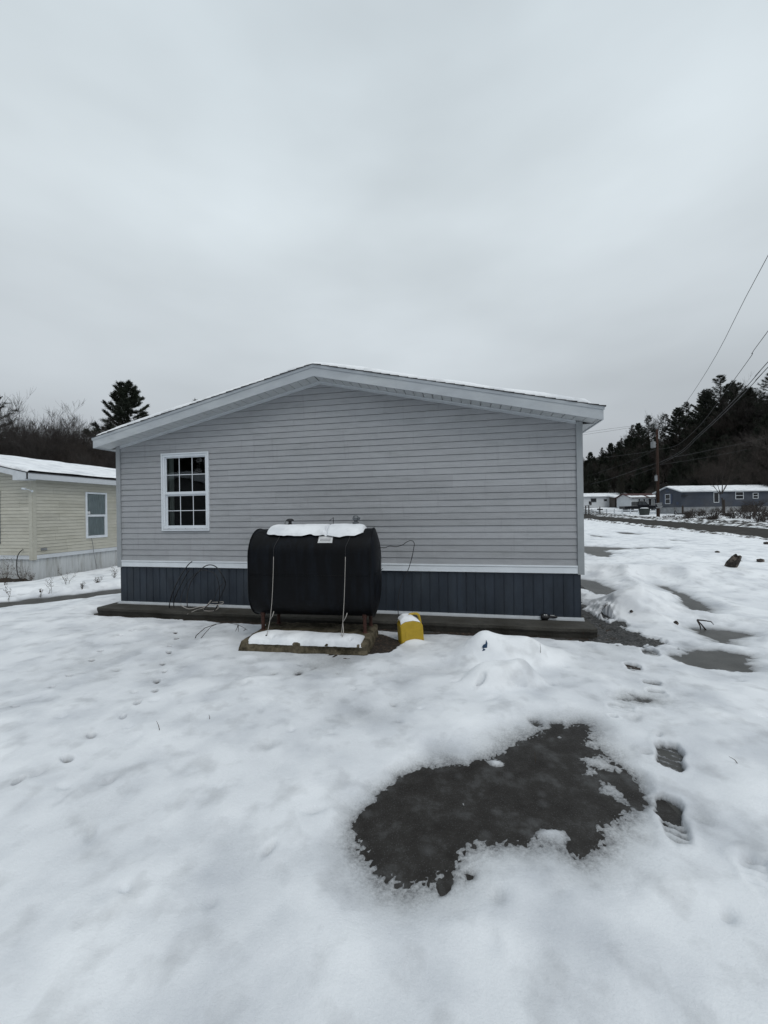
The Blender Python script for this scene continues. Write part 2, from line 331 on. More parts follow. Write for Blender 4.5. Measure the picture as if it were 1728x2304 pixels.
def ice_mat():
    G = bpy.data.materials.new('slushy_ice'); G.use_nodes = True; t = G.node_tree; L = t.links; p = t.nodes['Principled BSDF']
    tcn = N(t, 'ShaderNodeTexCoord')
    n1 = N(t, 'ShaderNodeTexNoise'); n1.inputs['Scale'].default_value = 5; n1.inputs['Detail'].default_value = 9; n1.inputs['Roughness'].default_value = .7; L.new(tcn.outputs['Object'], n1.inputs[0])
    rp = N(t, 'ShaderNodeValToRGB'); e = rp.color_ramp.elements; e[0].position = .34; e[0].color = (.013, .011, .0095, 1); e[1].position = .70; e[1].color = (.068, .069, .069, 1)
    x = e.new(.52); x.color = (.026, .024, .022, 1)
    L.new(n1.outputs[0], rp.inputs[0])
    v = N(t, 'ShaderNodeTexVoronoi'); v.inputs['Scale'].default_value = 85; L.new(tcn.outputs['Object'], v.inputs[0])
    m1 = N(t, 'ShaderNodeMapRange'); m1.inputs[1].default_value = .30; m1.inputs[2].default_value = .12; m1.inputs[3].default_value = 0; m1.inputs[4].default_value = .35; L.new(v.outputs['Distance'], m1.inputs[0])
    v2 = N(t, 'ShaderNodeTexVoronoi'); v2.inputs['Scale'].default_value = 5.5; v2.inputs['Randomness'].default_value = 1; L.new(tcn.outputs['Object'], v2.inputs[0])
    m2 = N(t, 'ShaderNodeMapRange'); m2.inputs[1].default_value = .24; m2.inputs[2].default_value = .05; m2.inputs[3].default_value = 0; m2.inputs[4].default_value = .5; L.new(v2.outputs['Distance'], m2.inputs[0])
    m2b = N(t, 'ShaderNodeMath', operation='MULTIPLY'); L.new(m2.outputs[0], m2b.inputs[0]); L.new(n1.outputs[0], m2b.inputs[1])
    c0 = N(t, 'ShaderNodeMix', data_type='RGBA'); L.new(m2b.outputs[0], c0.inputs[0]); L.new(rp.outputs[0], c0.inputs[6]); c0.inputs[7].default_value = (.15, .155, .16, 1)
    c = N(t, 'ShaderNodeMix', data_type='RGBA'); L.new(m1.outputs[0], c.inputs[0]); L.new(c0.outputs[2], c.inputs[6]); c.inputs[7].default_value = (.11, .115, .12, 1)
    L.new(c.outputs[2], p.inputs['Base Color']); p.inputs['Roughness'].default_value = .5; p.inputs['Specular IOR Level'].default_value = .22
    n3 = N(t, 'ShaderNodeTexNoise'); n3.inputs['Scale'].default_value = 60; n3.inputs['Detail'].default_value = 6; n3.inputs['Roughness'].default_value = .7; L.new(tcn.outputs['Object'], n3.inputs[0])
    bn = N(t, 'ShaderNodeBump'); bn.inputs['Strength'].default_value = .35; bn.inputs['Distance'].default_value = .008; L.new(n3.outputs[0], bn.inputs['Height']); L.new(bn.outputs[0], p.inputs['Normal'])
    return G
M_['ice'] = ice_mat()
M_['soil'] = mat('wet_soil_leaves', (.018, .013, .009), .8, .5, 25, 1, 40, col2=(.06, .04, .028), cs=22, cthr=(.52, .6))
M_['gravel'] = mat('wet_gravel', (.02, .02, .02), .6, .5, 40, 1, 50, col2=(.09, .088, .085), cs=35, cthr=(.5, .6))
M_['asphalt'] = mat('road_asphalt', (.034, .032, .029), .9, .2, 1.2, .2, 60, spec=.15, col2=(.040, .038, .035), cs=.6)

# ------------------------------------------------------------------ ground + snow height field
def axis(a, b, step, lo, hi, g):
    core = list(np.arange(a, b, step)); s = step; x = core[-1]
    while x < hi: s *= g; x += s; core.append(x)
    s = step; x = a; pre = []
    while x > lo: s *= g; x -= s; pre.append(x)
    return np.array(pre[::-1] + core)
XS = axis(-3.0, 3.2, .0105, -160, 200, 1.022)
YS = axis(1.1, 6.2, .0105, -60, 330, 1.022)
GX, GY = np.meshgrid(XS, YS)
TZ = T(GX, GY)
GU = (GX - CX) * CU_ + (GY - CY) * SU_; GN = (GX - CX) * SU_ - (GY - CY) * CU_

def sdist(poly, pad=1.0):
    """signed distance (positive outside) to a polygon given in world x,y; only near it"""
    P = np.array(poly); x0, y0 = P.min(0) - pad; x1, y1 = P.max(0) + pad
    i0, i1 = np.searchsorted(YS, [y0, y1]); j0, j1 = np.searchsorted(XS, [x0, x1])
    gx = GX[i0:i1, j0:j1]; gy = GY[i0:i1, j0:j1]
    d = np.full(gx.shape, 1e9); ins = np.zeros(gx.shape, bool); n = len(P)
    for k in range(n):
        ax, ay = P[k]; bx, by = P[(k + 1) % n]; ex, ey = bx - ax, by - ay
        t = np.clip(((gx - ax) * ex + (gy - ay) * ey) / (ex * ex + ey * ey + 1e-12), 0, 1)
        d = np.minimum(d, np.hypot(gx - ax - t * ex, gy - ay - t * ey))
        c = ((ay > gy) != (by > gy)); xc = (bx - ax) * (gy - ay) / (by - ay + 1e-12) + ax
        ins ^= c & (gx < xc)
    return (slice(i0, i1), slice(j0, j1)), np.where(ins, -d, d)
def pxpoly(pts, z=.0):
    return [tuple(gnd(x, y, z)[:2]) for x, y in pts]
# snow depth
near = ss(14, 6, np.hypot(GX, GY))
TH = .050 + .030 * fbm(GX, GY, 1.1, 1, 4) + .022 * fbm(GX, GY, .34, 5, 3) + .03 * fbm(GX, GY, 5, 8, 2)
TH = np.maximum(TH, .026 + .012 * fbm(GX, GY, .2, 15, 3))
TH += .05 * ss(5, 14, GY)
rs = np.random.RandomState(11)
def blob(cx, cy, rx, ry, h, rot=0, p=1.0):
    r = 2.6 * max(rx, ry); i0, i1 = np.searchsorted(YS, [cy - r, cy + r]); j0, j1 = np.searchsorted(XS, [cx - r, cx + r])
    gx = GX[i0:i1, j0:j1] - cx; gy = GY[i0:i1, j0:j1] - cy; c, s = math.cos(rot), math.sin(rot)
    q = ((gx * c + gy * s) / rx) ** 2 + ((-gx * s + gy * c) / ry) ** 2
    TH[i0:i1, j0:j1] += h * np.exp(-q ** p)
for k in range(900):
    y = rs.uniform(1.5, 12); x = rs.uniform(-1.1, 1.1) * y
    r = rs.uniform(.05, .2) * (1 + .05 * y); blob(x, y, r * rs.uniform(1, 1.8), r, rs.uniform(-.006, .018) * (1 if y > 3.2 else .55), rs.uniform(-.5, .5))
# mound with debris, second lobe, foot
g = gnd(1135, 1492); blob(g.x, g.y + .04, .50, .27, .235, 0, 1.25); blob(g.x - .20, g.y + .06, .16, .12, .07); blob(g.x - .62, g.y - .05, .14, .2, -.03); blob(g.x + .1, g.y - .62, .5, .08, -.02); blob(g.x + .30, g.y - .10, .16, .10, .04)
g = gnd(1070, 1490); blob(g.x, g.y + .12, .22, .2, .06)
g = gnd(1195, 1496); blob(g.x, g.y, .2, .14, .05)
g = gnd(1125, 1548); blob(g.x, g.y + .02, .31, .16, .19, 0, 1.9); blob(g.x + .25, g.y - .02, .14, .09, .06, .2)
g = gnd(1195, 1550); blob(g.x, g.y + .05, .17, .11, .055)
g = gnd(1085, 1540); blob(g.x - .06, g.y + .1, .15, .1, .04)
for (x, y, rx, ry, h) in ((1405, 1722, .13, .10, .035), (1130, 1905, .28, .12, .045), (770, 1850, .07, .05, .02), (1200, 1850, .12, .08, .02), (1020, 1940, .2, .1, .02),
                          (1492, 1467, .13, .12, .05), (1260, 1428, .2, .12, .06), (1035, 1416, .16, .1, .05), (1095, 1414, .12, .08, .05), (560, 1545, .16, .12, .03), (830, 1500, .2, .12, .03), (620, 1500, .22, .12, .045), (560, 1484, .12, .08, .04), (930, 1452, .16, .08, .045),
                          (1160, 1418, .35, .07, .06)):
    g = gnd(x, y); blob(g.x, g.y, rx, ry, h)
# shovelled heaps right of the house
for (x, y, rx, ry, h, rt) in ((1375, 1318, .9, .55, .34, .1), (1450, 1308, 1.1, .6, .26, 0), (1335, 1298, .6, .5, .24, 0), (1440, 1385, .75, .45, .26, .2), (1500, 1365, .7, .6, .24, .3), (1330, 1345, .35, .3, .12, 0), (1545, 1385, .45, .4, .10, 0), (1390, 1372, .5, .4, .10, 0),
                              (1550, 1290, 1.5, 1.0, .16, 0), (1665, 1310, 1.6, 1.0, .20, 0), (1350, 1408, .25, .35, .05, 0), (1450, 1262, 1.6, .8, .14, 0), (1620, 1262, 1.6, .7, .10, 0), (1700, 1420, .8, .6, .07, 0)):
    g = gnd(x, y); blob(g.x, g.y, rx, ry, h, rt, 1.2)
# drift beside the cream house and bank in front of its yard
TH += .10 * ss(-.4, -1.6, GN) * ss(-4.8, -6.2, GU) * ss(-12, -9.4, GU)
TH *= ss(.0, .12, np.abs(GU - 19.7) - 3.0) * 1.0 + 0
TH = np.where(np.abs(GU - 19.7) < 3.05, -.05, TH)      # the road is bare
dent_noise = fbm(GX, GY, .06, 20, 3)
def melt(poly, slope, floor=-.03, ragged=.02, pad=1.0, cap=None):
    """pull the snow depth down to nothing inside the outline"""
    sl, d = sdist(poly, pad)
    rg = ragged * 2 * dent_noise[sl] + ragged * 3 * fbm(GX[sl], GY[sl], .3, 31, 2)
    t = (d + rg) * slope * np.clip(1.15 + 2.2 * fbm(GX[sl], GY[sl], .7, 44, 3), .8, 2.6) + np.clip(d / pad, 0, 1) ** 3 * .6
    t = np.maximum(t, floor); q = TH[sl]; TH[sl] = .5 * (q + t - np.sqrt((q - t) ** 2 + .012 ** 2 * np.clip(d / .15, 0, 1)))
z6 = lambda L: [(750 + x / 1.696, 1550 + y / 1.696) for x, y in L]
PUD = z6([(95, 540), (120, 480), (185, 440), (195, 400), (250, 350), (330, 310), (430, 298), (520, 295), (570, 268), (640, 250), (720, 210), (800, 185), (850, 158), (900, 160), (960, 152), (968, 185), (935, 210), (1000, 235), (1020, 252), (925, 262), (950, 300), (942, 332), (1000, 345), (968, 388), (1060, 430), (1090, 455), (1040, 500), (985, 520), (1000, 560), (970, 600), (940, 628), (905, 610), (905, 578), (870, 548), (820, 552), (790, 572), (700, 570), (640, 562), (560, 575), (490, 595), (450, 640), (415, 690), (370, 720), (300, 732), (230, 712), (180, 680), (140, 620), (110, 580)])
puddle = pxpoly(PUD); melt(puddle, .17, ragged=.014)
melt(pxpoly(z6([(1000, 305), (1050, 318), (1135, 340), (1160, 390), (1192, 440), (1160, 455), (1120, 412), (1080, 368), (1020, 335)])), .28, ragged=.006, pad=.3)
melt(pxpoly(z6([(835, 138), (870, 136), (875, 150), (840, 150)])), .4, ragged=.006, pad=.2)
melt(pxpoly(z6([(762, 130), (780, 132), (790, 143), (770, 141)])), .4, ragged=.004, pad=.2)
for (x, y, a, b) in ((625, 292, .06, .04), (740, 337, .025, .02), (878, 222, .03, .018), (865, 188, .03, .02), (485, 435, .028, .022), (680, 457, .03, .02), (500, 448, .02, .02), (640, 372, .02, .014), (830, 560, .09, .035)):
    g = gnd(750 + x / 1.696, 1550 + y / 1.696); blob(g.x, g.y, a, b, .022 if a > .08 else (.04 if a > .05 else .03))
z5 = lambda L: [(900 + x / 2.0036, 1250 + y / 2.0036) for x, y in L]
for L in ([(805, 108), (870, 118), (985, 168), (915, 186), (855, 160), (815, 130)], [(1185, 142), (1290, 185), (1390, 245), (1365, 262), (1318, 240), (1262, 185)],
          [(1330, 336), (1460, 342), (1560, 360), (1490, 380), (1470, 402), (1430, 395), (1400, 365)], [(1240, 458), (1300, 455), (1330, 430), (1440, 432), (1580, 460), (1545, 490), (1555, 524), (1470, 522), (1350, 508), (1290, 490), (1260, 474)],
          [(1040, 655), (1060, 648), (1120, 655), (1110, 662)]):
    melt(pxpoly(z5(L)), .22, ragged=.03, pad=1.2)
z3 = lambda L: [(1228 + x / 3.318, 800 + y / 3.318) for x, y in L]
for L in ([(280, 1428), (440, 1432), (650, 1443), (560, 1452), (420, 1460), (500, 1485), (430, 1512), (380, 1492), (282, 1462)], [(500, 1322), (600, 1322), (740, 1341), (650, 1342)], [(330, 1343), (400, 1350), (460, 1367), (400, 1362)], [(920, 1378), (1060, 1390), (1010, 1394)], [(680, 1438), (900, 1440), (880, 1446), (700, 1444)]):
    melt(pxpoly(z3(L)), .15, ragged=.08, pad=2.5)
zl = lambda L: [(x / 5.925, 1000 + y / 5.925) for x, y in L]
melt(pxpoly(zl([(-500, 2210), (-60, 2120), (400, 2068), (1000, 2010), (1640, 1930), (1640, 2010), (1000, 2090), (500, 2135), (100, 2180), (-400, 2290)])), .3, ragged=.05, pad=1.5)
melt(pxpoly(zl([(-100, 2065), (200, 2035), (420, 2020), (200, 2055), (-100, 2085)])), .3, ragged=.03, pad=.6)
melt(pxpoly(zl([(-300, 1860), (420, 1850), (640, 1840), (400, 1880), (100, 1905), (-300, 1920)])), .35, ragged=.04, pad=.6)
# bare soil: strip under the slab edge, gravel corner, beside the tank pad
hp = lambda L: [tuple(wl(u, n, 0)[:2]) for u, n in L]
melt(hp([(-4.2, -.05), (4.15, -.1), (4.25, .62), (3.2, .66), (2.2, .64), (.5, .58), (-3.6, .48), (-4.2, .40)]), .6, floor=-.05, ragged=.035, pad=.5)
melt(hp([(4.0, .3), (4.0, -6), (4.35, -6), (4.42, -.6), (4.6, .1), (4.7, .75), (4.45, .9), (4.1, .75), (3.5, .65)]), .5, floor=-.05, ragged=.05, pad=.6)
z6p = lambda L: [(530 + x / 4.74, 1370 + y / 4.74) for x, y in L]
PADS = [(-.40, 1.70), (-.33, .97), (1.14, .95), (1.14, 1.72)]
melt(hp([(-.36, 1.60), (-.30, .86), (1.15, .84), (1.3, 1.0), (1.52, 1.18), (1.42, 1.62), (1.12, 1.70)]), .8, floor=-.05, ragged=.02, pad=.4)
g = gnd(1182, 1519); blob(g.x, g.y, .05, .022, -.16, 0, 2)
g = gnd(1082, 1558); blob(g.x, g.y, .045, .02, -.16, .3, 2); g = gnd(1168, 1562); blob(g.x, g.y, .07, .02, -.05, 0, 2)
melt(pxpoly([(893, 1446), (899, 1444), (903, 1452), (895, 1452)]), .6, ragged=.003, pad=.1)
# boot prints (steep sides) and small paw prints
def print_at(px, py, L, Wd, rot, bottom, slope=.0, rim=.005, wall=.010):
    """a sole-shaped hole: bottom = snow depth left in it, slope = rise from toe to heel"""
    g = gnd(px, py); r = L; i0, i1 = np.searchsorted(YS, [g.y - r, g.y + r]); j0, j1 = np.searchsorted(XS, [g.x - r, g.x + r])
    gx = GX[i0:i1, j0:j1] - g.x; gy = GY[i0:i1, j0:j1] - g.y; rot = rot * .6 - math.atan2(g.x, g.y); c, s = math.cos(rot), math.sin(rot)
    a = (gx * c + gy * s); b = (-gx * s + gy * c)
    wd = Wd / 2 * (1 - .10 * np.exp(-((b + .05 * L) / (L * .13)) ** 2) + .08 * np.clip(b / L, -.5, .5))
    d = ((np.abs(a / wd) ** 3.2 + np.abs(b / (L / 2)) ** 3.2) ** (1 / 3.2) - 1) * Wd / 2 + .018 * dent_noise[i0:i1, j0:j1]
    k = ss(wall, -wall, d); sl = TH[i0:i1, j0:j1]
    tread = .007 * np.sin(b * 110 + 3 * a / Wd) + .012 * fbm(gx + px, gy, .05, 2, 2)
    bot = bottom - slope * b / L + tread
    TH[i0:i1, j0:j1] = sl * (1 - k) + np.minimum(bot, sl) * k + rim * np.exp(-((d - .025) / .018) ** 2) * ss(-.01, .02, d)
for (x, y, r_) in ((1506, 1711, .30), (1512, 1850, .28), (1420, 1597, .3), (1470, 1550, .3), (1424, 1508, .35), (1463, 1474, .35), (1398, 1437, .4), (1396, 1409, .4)):
    g = gnd(x, y); q_ = np.exp(-(((GX - g.x) ** 2 + (GY - g.y) ** 2) / r_ ** 2) ** 1.5); TH = TH * (1 - q_) + np.minimum(TH, .040) * q_
print_at(1506, 1711, .35, .155, R_(4), -.003, .008, rim=.005)
print_at(1506, 1830, .20, .14, R_(2), -.012, .004, rim=.004)
print_at(1519, 1880, .20, .125, R_(10), .012, .02, rim=.004)
for (x, y, L, wd_, rt, bt, sp_) in ((1396, 1602, .15, .20, .2, .03, .03), (1447, 1592, .10, .15, .2, .028, .04), (1466, 1546, .13, .15, .3, .02, .06), (1477, 1567, .12, .13, .5, .03, .04), (1424, 1508, .22, .14, .25, .012, .03), (1463, 1474, .26, .17, .3, .008, .02), (1398, 1437, .30, .19, .3, .004, .05), (1396, 1409, .40, .17, .5, .006, .05), (1362, 1392, .4, .14, .6, .01, .03), (1704, 1990, .2, .12, .5, .05, .02), (1379, 1622, .05, .06, .4, .02, 0)):
    print_at(x, y, L, wd_, rt, bt, sp_)
for i, (x, y) in enumerate([(42, 1757), (151, 1705), (206, 1654), (277, 1614), (310, 1580), (349, 1550), (353, 1528), (371, 1507), (366, 1488), (380, 1463), (382, 1451), (398, 1432), (395, 1419), (35, 1595), (118, 1543), (157, 1515), (207, 1480), (227, 1461), (297, 1420), (272, 1430)]):
    g = gnd(x, y, .06); s = .9 if i < 13 else .7
    k_ = rs.uniform(.75, 1.1); blob(g.x, g.y, .024 * s * k_, .050 * s * k_, -rs.uniform(.085, .125), -math.atan2(g.x, g.y) + rs.uniform(-.5, .5), 1.7)
for k in range(70):   # shallow old dents with grey melt
    y = rs.uniform(1.5, 4.5); x = rs.uniform(-1, 1) * y; blob(x, y, rs.uniform(.02, .08), rs.uniform(.02, .05), -rs.uniform(.006, .03), rs.uniform(0, 3))
grain = ss(9, 3, np.hypot(GX, GY))
TH += (.011 * vn(GX, GY, .013, 40) + .005 * vn(GX, GY, .028, 41)) * ss(.030, .0, TH) * grain + .0010 * vn(GX, GY, .02, 42) * grain
# keep snow out of the tank pad, slab and house
TH *= 1 - .52 * np.exp(-(((GU - .35) / 1.05) ** 2 + ((GN - 1.95) / .28) ** 2) ** 2)
inside = (np.abs(GU) < 4.3) & (GN < .3) & (GN > -17)
TH = np.where(inside, np.minimum(TH, -.04), TH)
inside2 = (GU < -9.9) & (GN < -2.9) & (GU > -18.3) & (GN > -20)
TH = np.where(inside2, np.minimum(TH, -.04), TH)
def grid_mesh(name, Z, material, attr=None, cull=None):
    ny, nx = Z.shape
    me = bpy.data.meshes.new(name)
    co = np.stack([GX, GY, Z], -1).reshape(-1, 3).astype(np.float32)
    idx = np.arange(ny * nx).reshape(ny, nx)
    q = np.stack([idx[:-1, :-1], idx[:-1, 1:], idx[1:, 1:], idx[1:, :-1]], -1).reshape(-1, 4)
    if cull is not None:
        c = cull.reshape(-1)[q].all(1); q = q[~c]
    used = np.unique(q); rem = np.zeros(ny * nx, np.int64); rem[used] = np.arange(len(used)); q = rem[q]; co = co[used]
    me.vertices.add(len(co)); me.vertices.foreach_set('co', co.ravel())
    me.loops.add(q.size); me.loops.foreach_set('vertex_index', q.ravel().astype(np.int32))
    me.polygons.add(len(q)); me.polygons.foreach_set('loop_start', np.arange(0, q.size, 4, dtype=np.int32)); me.polygons.foreach_set('loop_total', np.full(len(q), 4, np.int32))
    me.polygons.foreach_set('use_smooth', np.ones(len(q), bool))
    me.update(calc_edges=True); me.validate()
    if attr is not None:
        a = me.attributes.new('thick', 'FLOAT', 'POINT'); a.data.foreach_set('value', attr.reshape(-1)[used].astype(np.float32))
    me.materials.append(material)
    o = bpy.data.objects.new(name, me); C.objects.link(o); return o
snow = grid_mesh('snow', TZ + TH, M_['snow'], attr=TH, cull=(TH < -.025) | (np.abs(GU - 19.7) < 2.9)); tag(snow, None, None, kind='structure')

def sheet(name, xs, ys, zf, material, frame=None, kind='structure', smooth=True):
    A, B = np.meshgrid(xs, ys)
    if frame == 'house':
        X = CX + A * CU_ + B * SU_; Y = CY + A * SU_ - B * CU_
    else: X, Y = A, B
    Z = zf(X, Y, A, B); ny, nx = Z.shape
    vs = np.stack([X, Y, Z], -1).reshape(-1, 3).tolist()
    fs = [(j * nx + i, j * nx + i + 1, (j + 1) * nx + i + 1, (j + 1) * nx + i) for j in range(ny - 1) for i in range(nx - 1)]
    if frame == 'house': fs = [f[::-1] for f in fs]
    mb = MB(); mb.add(vs, fs); o = mb.build(name, material, smooth=smooth)
    if kind: tag(o, None, None, kind=kind)
    return o
sheet('ground', axis(-8, 8, .4, -400, 600, 1.12), axis(-4, 14, .4, -300, 900, 1.12), lambda X, Y, A, B: T(X, Y) - .004 * 0, M_['ground'])
def tri_sheet(name, poly, z, material, grow=.12):   # flat sheet round an outline, a little larger than the melted hole
    P = np.array(poly); c = P.mean(0); xs = np.arange(P[:, 0].min() - grow, P[:, 0].max() + grow, .08); ys = np.arange(P[:, 1].min() - grow, P[:, 1].max() + grow, .08)
    return sheet(name, xs, ys, lambda X, Y, A, B: T(X, Y) + z, material)
tri_sheet('puddle', puddle + pxpoly(z6([(1192, 440)])), .004, M_['ice'])
sheet('driveway', np.arange(4.5, 11, .5), np.arange(-13, 3, .5), lambda X, Y, A, B: T(X, Y) + .0045, mat('wet_driveway', (.07, .07, .066), .5, .2, 4, .3, 60, col2=(.045, .045, .042), cs=1.4), 'house')
sheet('soil', np.arange(-4.6, 4.41, .05), np.arange(-.4, 1.9, .05), lambda X, Y, A, B: T(X, Y) + .008 + .03 * np.abs(fbm(X, Y, .12, 3, 4)), M_['soil'], 'house')
sheet('gravel', np.arange(3.98, 4.9, .03), np.arange(-6, .95, .03), lambda X, Y, A, B: T(X, Y) + .012 + .05 * np.abs(fbm(X, Y, .07, 3, 3)), M_['gravel'], 'house')
sheet('flower_bed_soil', np.arange(-15, -9.5, .05), np.arange(-2.95, -2.2, .04), lambda X, Y, A, B: T(X, Y) + .17 * ss(-2.25, -2.6, B + .25 * fbm(A, B, .4, 6, 3)) * ss(-9.5, -10.4, A) + .06 * fbm(X, Y, .15, 4, 3) - .01, M_['soil'], 'house')

# ------------------------------------------------------------------ road with dirty snow banks
ROADY = axis(-60, 20, 2, -160, 80, 1.1)
sheet('road', [16.5, 18, 19.7, 21.4, 22.9], ROADY, lambda X, Y, A, B: T(X, Y) + .02 - .02 * ((A - 19.7) / 3.2) ** 2, M_['asphalt'], 'house')
def bank(name, u0, u1, n0, n1, h, k, step=.11):
    us = np.arange(u0, u1, step); nn = [n0]; s = step
    while nn[-1] < n1: nn.append(nn[-1] + step * 1.3)
    mid = (u0 + u1) / 2; hw = (u1 - u0) / 2
    def z(X, Y, A, B):
        pr = np.clip(1 - ((A - mid - .35 * fbm(A * 0, B, 3, k, 2)) / hw) ** 2, 0, 1)
        lump = .5 + 1.0 * np.maximum(0, fbm(A, B, .7, k, 4) + .25) + .35 * np.abs(fbm(A, B, .25, k + 2, 2))
        return T(X, Y) - .03 + h * pr * lump + .05 * pr
    return sheet(name, us, nn, z, M_['bank'], 'house')
bank('snow_bank', 15.4, 16.75, -75, 3, .17, 50)
bank('snow_bank', 22.5, 25.6, -75, -8, .27, 60, .13)

# ------------------------------------------------------------------ buildings: shared builders
def siding(mb, f, u0, u1, z0, z1, roof, holes, row=.1016, lap=.012, gap=.0062, seam=True, seed=1):
    """lap siding rows; f(u,n,z)->xyz ; roof(u)->z of the soffit line (peak at 0, None = flat)"""
    r = random.Random(seed); k = 0; z = z0; cuts = []
    tn = lambda a, b: random.Random(a * 1000 + round(max([c for c in [u0] + cuts if c <= b + .02]), 2) * 10 + seed).uniform(-1, 1)
    while z < z1:
        za, zb = z, min(z + row, z1)
        if seam and k % 2 == 0:
            cuts = []; c = u0 + r.uniform(.4, 3.2)
            while c < u1: cuts.append(c); c += r.uniform(1.6, 3.66)
        if roof is None: a, b = u0, u1; at_, bt_ = u0, u1
        else:
            pk, sl = roof
            lim0 = (pk - za) / sl; lim1 = max((pk - zb) / sl, 0)
            if lim0 <= 0: break
            a, b = max(u0, -lim0), min(u1, lim0); at_, bt_ = max(u0, -lim1), min(u1, lim1)
        segs = [(a, b)]
        zspans = [(za, zb, segs)]
        edges = [a] + [c for c in cuts if a + .1 < c < b - .1] + [b]
        for hu0, hu1, hz0, hz1 in holes:
            if hz1 > za and hz0 < zb: edges += [hu0, hu1]
        edges = sorted(edges); par = 0
        for i in range(len(edges) - 1):
            p, q = edges[i], edges[i + 1]
            if q - p < .004: continue
            if edges[i] in cuts: par ^= 1
            o = .003 * par; parts = [(za, zb)]
            for hu0, hu1, hz0, hz1 in holes:
                if hz1 > za and hz0 < zb and (p + q) / 2 > hu0 and (p + q) / 2 < hu1:
                    parts = [(x, y) for x, y in ((za, hz0), (hz1, zb)) if y - x > .003]
            for pz, qz in parts:
                n_ = lambda zz: o + lap - (lap - .003) * (zz - za) / row
                pt = p if (p > a + 1e-6 or i > 0) else None
                P0, Q0 = p, q; P1, Q1 = max(p, at_), min(q, bt_)
                if P1 >= Q1: P1 = Q1 = (min(max(0, p), q) if roof is not None else p)
                g_ = min(gap, (qz - pz) * .4)
                vs = [f(P0, n_(pz), pz + g_), f(Q0, n_(pz), pz + g_), f(Q1, n_(qz), qz), f(P1, n_(qz), qz), f(P0, -.012, pz + g_ * 1.2), f(Q0, -.012, pz + g_ * 1.2), f(P0, -.012, pz - .001), f(Q0, -.012, pz - .001), f(P0, .003, pz - .001), f(Q0, .003, pz - .001)]
                fs = [(0, 1, 2, 3), (4, 5, 1, 0), (6, 7, 5, 4), (8, 9, 7, 6)]
                if par: 
                    vs += [f(P0, 0, pz), f(P1, 0, qz), f(Q0, 0, pz), f(Q1, 0, qz)]; fs += [(10, 0, 3, 11), (1, 12, 13, 2)]
                mb.add(vs, fs); mb.tone += [tn(k // 2, round(p, 2))] * len(fs)
        z += row; k += 1
def roof_snow(u0, u1, y0, y1, zf, th, k, step=.08, ragged=.05, rows=60):
    """snow slab on a gable roof in house-local coords, uneven front edge and thickness"""
    us = np.arange(u0, u1 + step / 2, step); ys = np.concatenate([y0 + np.array([0, .003, .012, .03, .06, .12, .3]), np.linspace(y0 + .5, y1, rows)])
    A, B = np.meshgrid(us, ys)
    edge = ragged * fbm(A, A * 0, .6, k, 3) + ragged * .4
    fr = np.clip(1 - np.clip((B - y0) / .3, 0, 1), 0, 1)
    B2 = B + edge * fr
    t = th * (1 + .35 * fbm(A, B, .5, k + 4, 3)) * np.sqrt(np.clip((B - y0) / .06, 0, 1)) * np.clip(np.minimum(A - u0, u1 - A) / .1, 0, 1) ** .5
    Z = zf(A) + t + .002
    ny, nx = Z.shape; mb = MB()
    mb.add(np.stack([A, B2, Z], -1).reshape(-1, 3).tolist(), [(j * nx + i, j * nx + i + 1, (j + 1) * nx + i + 1, (j + 1) * nx + i) for j in range(ny - 1) for i in range(nx - 1)])
    return mb

# ------------------------------------------------------------------ the grey mobile home
home = thing('mobile_home', 'grey lap-sided mobile home with slate blue skirting standing close behind the black tank', 'mobile home', (CX, CY, 0), YAW)
HW = 4.055; PK, SL = 3.945, .226; Z0 = .899
F = lambda u, n, z: Vector((u, -n, z))
WIN = (-3.09, -2.115, 1.445, 2.862)
mb = MB(); siding(mb, F, -HW + .03, HW - .03, Z0 - .01, 3.95, (PK, SL), [WIN], seed=4)
mb.build('wall', M_['siding'], home)
mb = MB(); mb.box(-HW + .01, -HW + .1, .02, 16, .78, 3.02); mb.box(HW - .1, HW - .01, .02, 16, .78, 3.02); mb.box(-HW + .11, HW - .11, 15.8, 15.98, .78, 3.0)
mb.prism([(-HW + .11, .78), (-3.15, .78), (-3.15, 3.0), (-HW + .11, 3.0)], lambda a, b, t: Vector((a, t, b)), .03, .08)
mb.prism([(-2.05, .78), (HW - .11, .78), (HW - .11, 3.0), (-2.05, 3.0)], lambda a, b, t: Vector((a, t, b)), .03, .08)
mb.build('side_wall', M_['siding'], home)
for s in (-1, 1):
    a, b = sorted((s * (HW + .015), s * (HW - .075)))
    mb = MB(); mb.box(a, b, -.032, .02, .765, PK - SL * HW - .002); a2, b2 = sorted((s * (HW + .017), s * (HW - .005))); mb.box(a2, b2, .022, .12, .765, 3.02)
    mb.build('corner_post', M_['post'], home, bevel=.004)
# frieze trim between wall and skirting
mb = MB(); mb.box(-HW + .08, HW - .078, -.030, .01, .79, .868); mb.box(-HW + .078, HW - .077, -.036, .01, .872, .898); mb.box(-HW + .08, HW - .078, -.040, -.005, .783, .789)
mb.build('trim_board', M_['white'], home, bevel=.003)
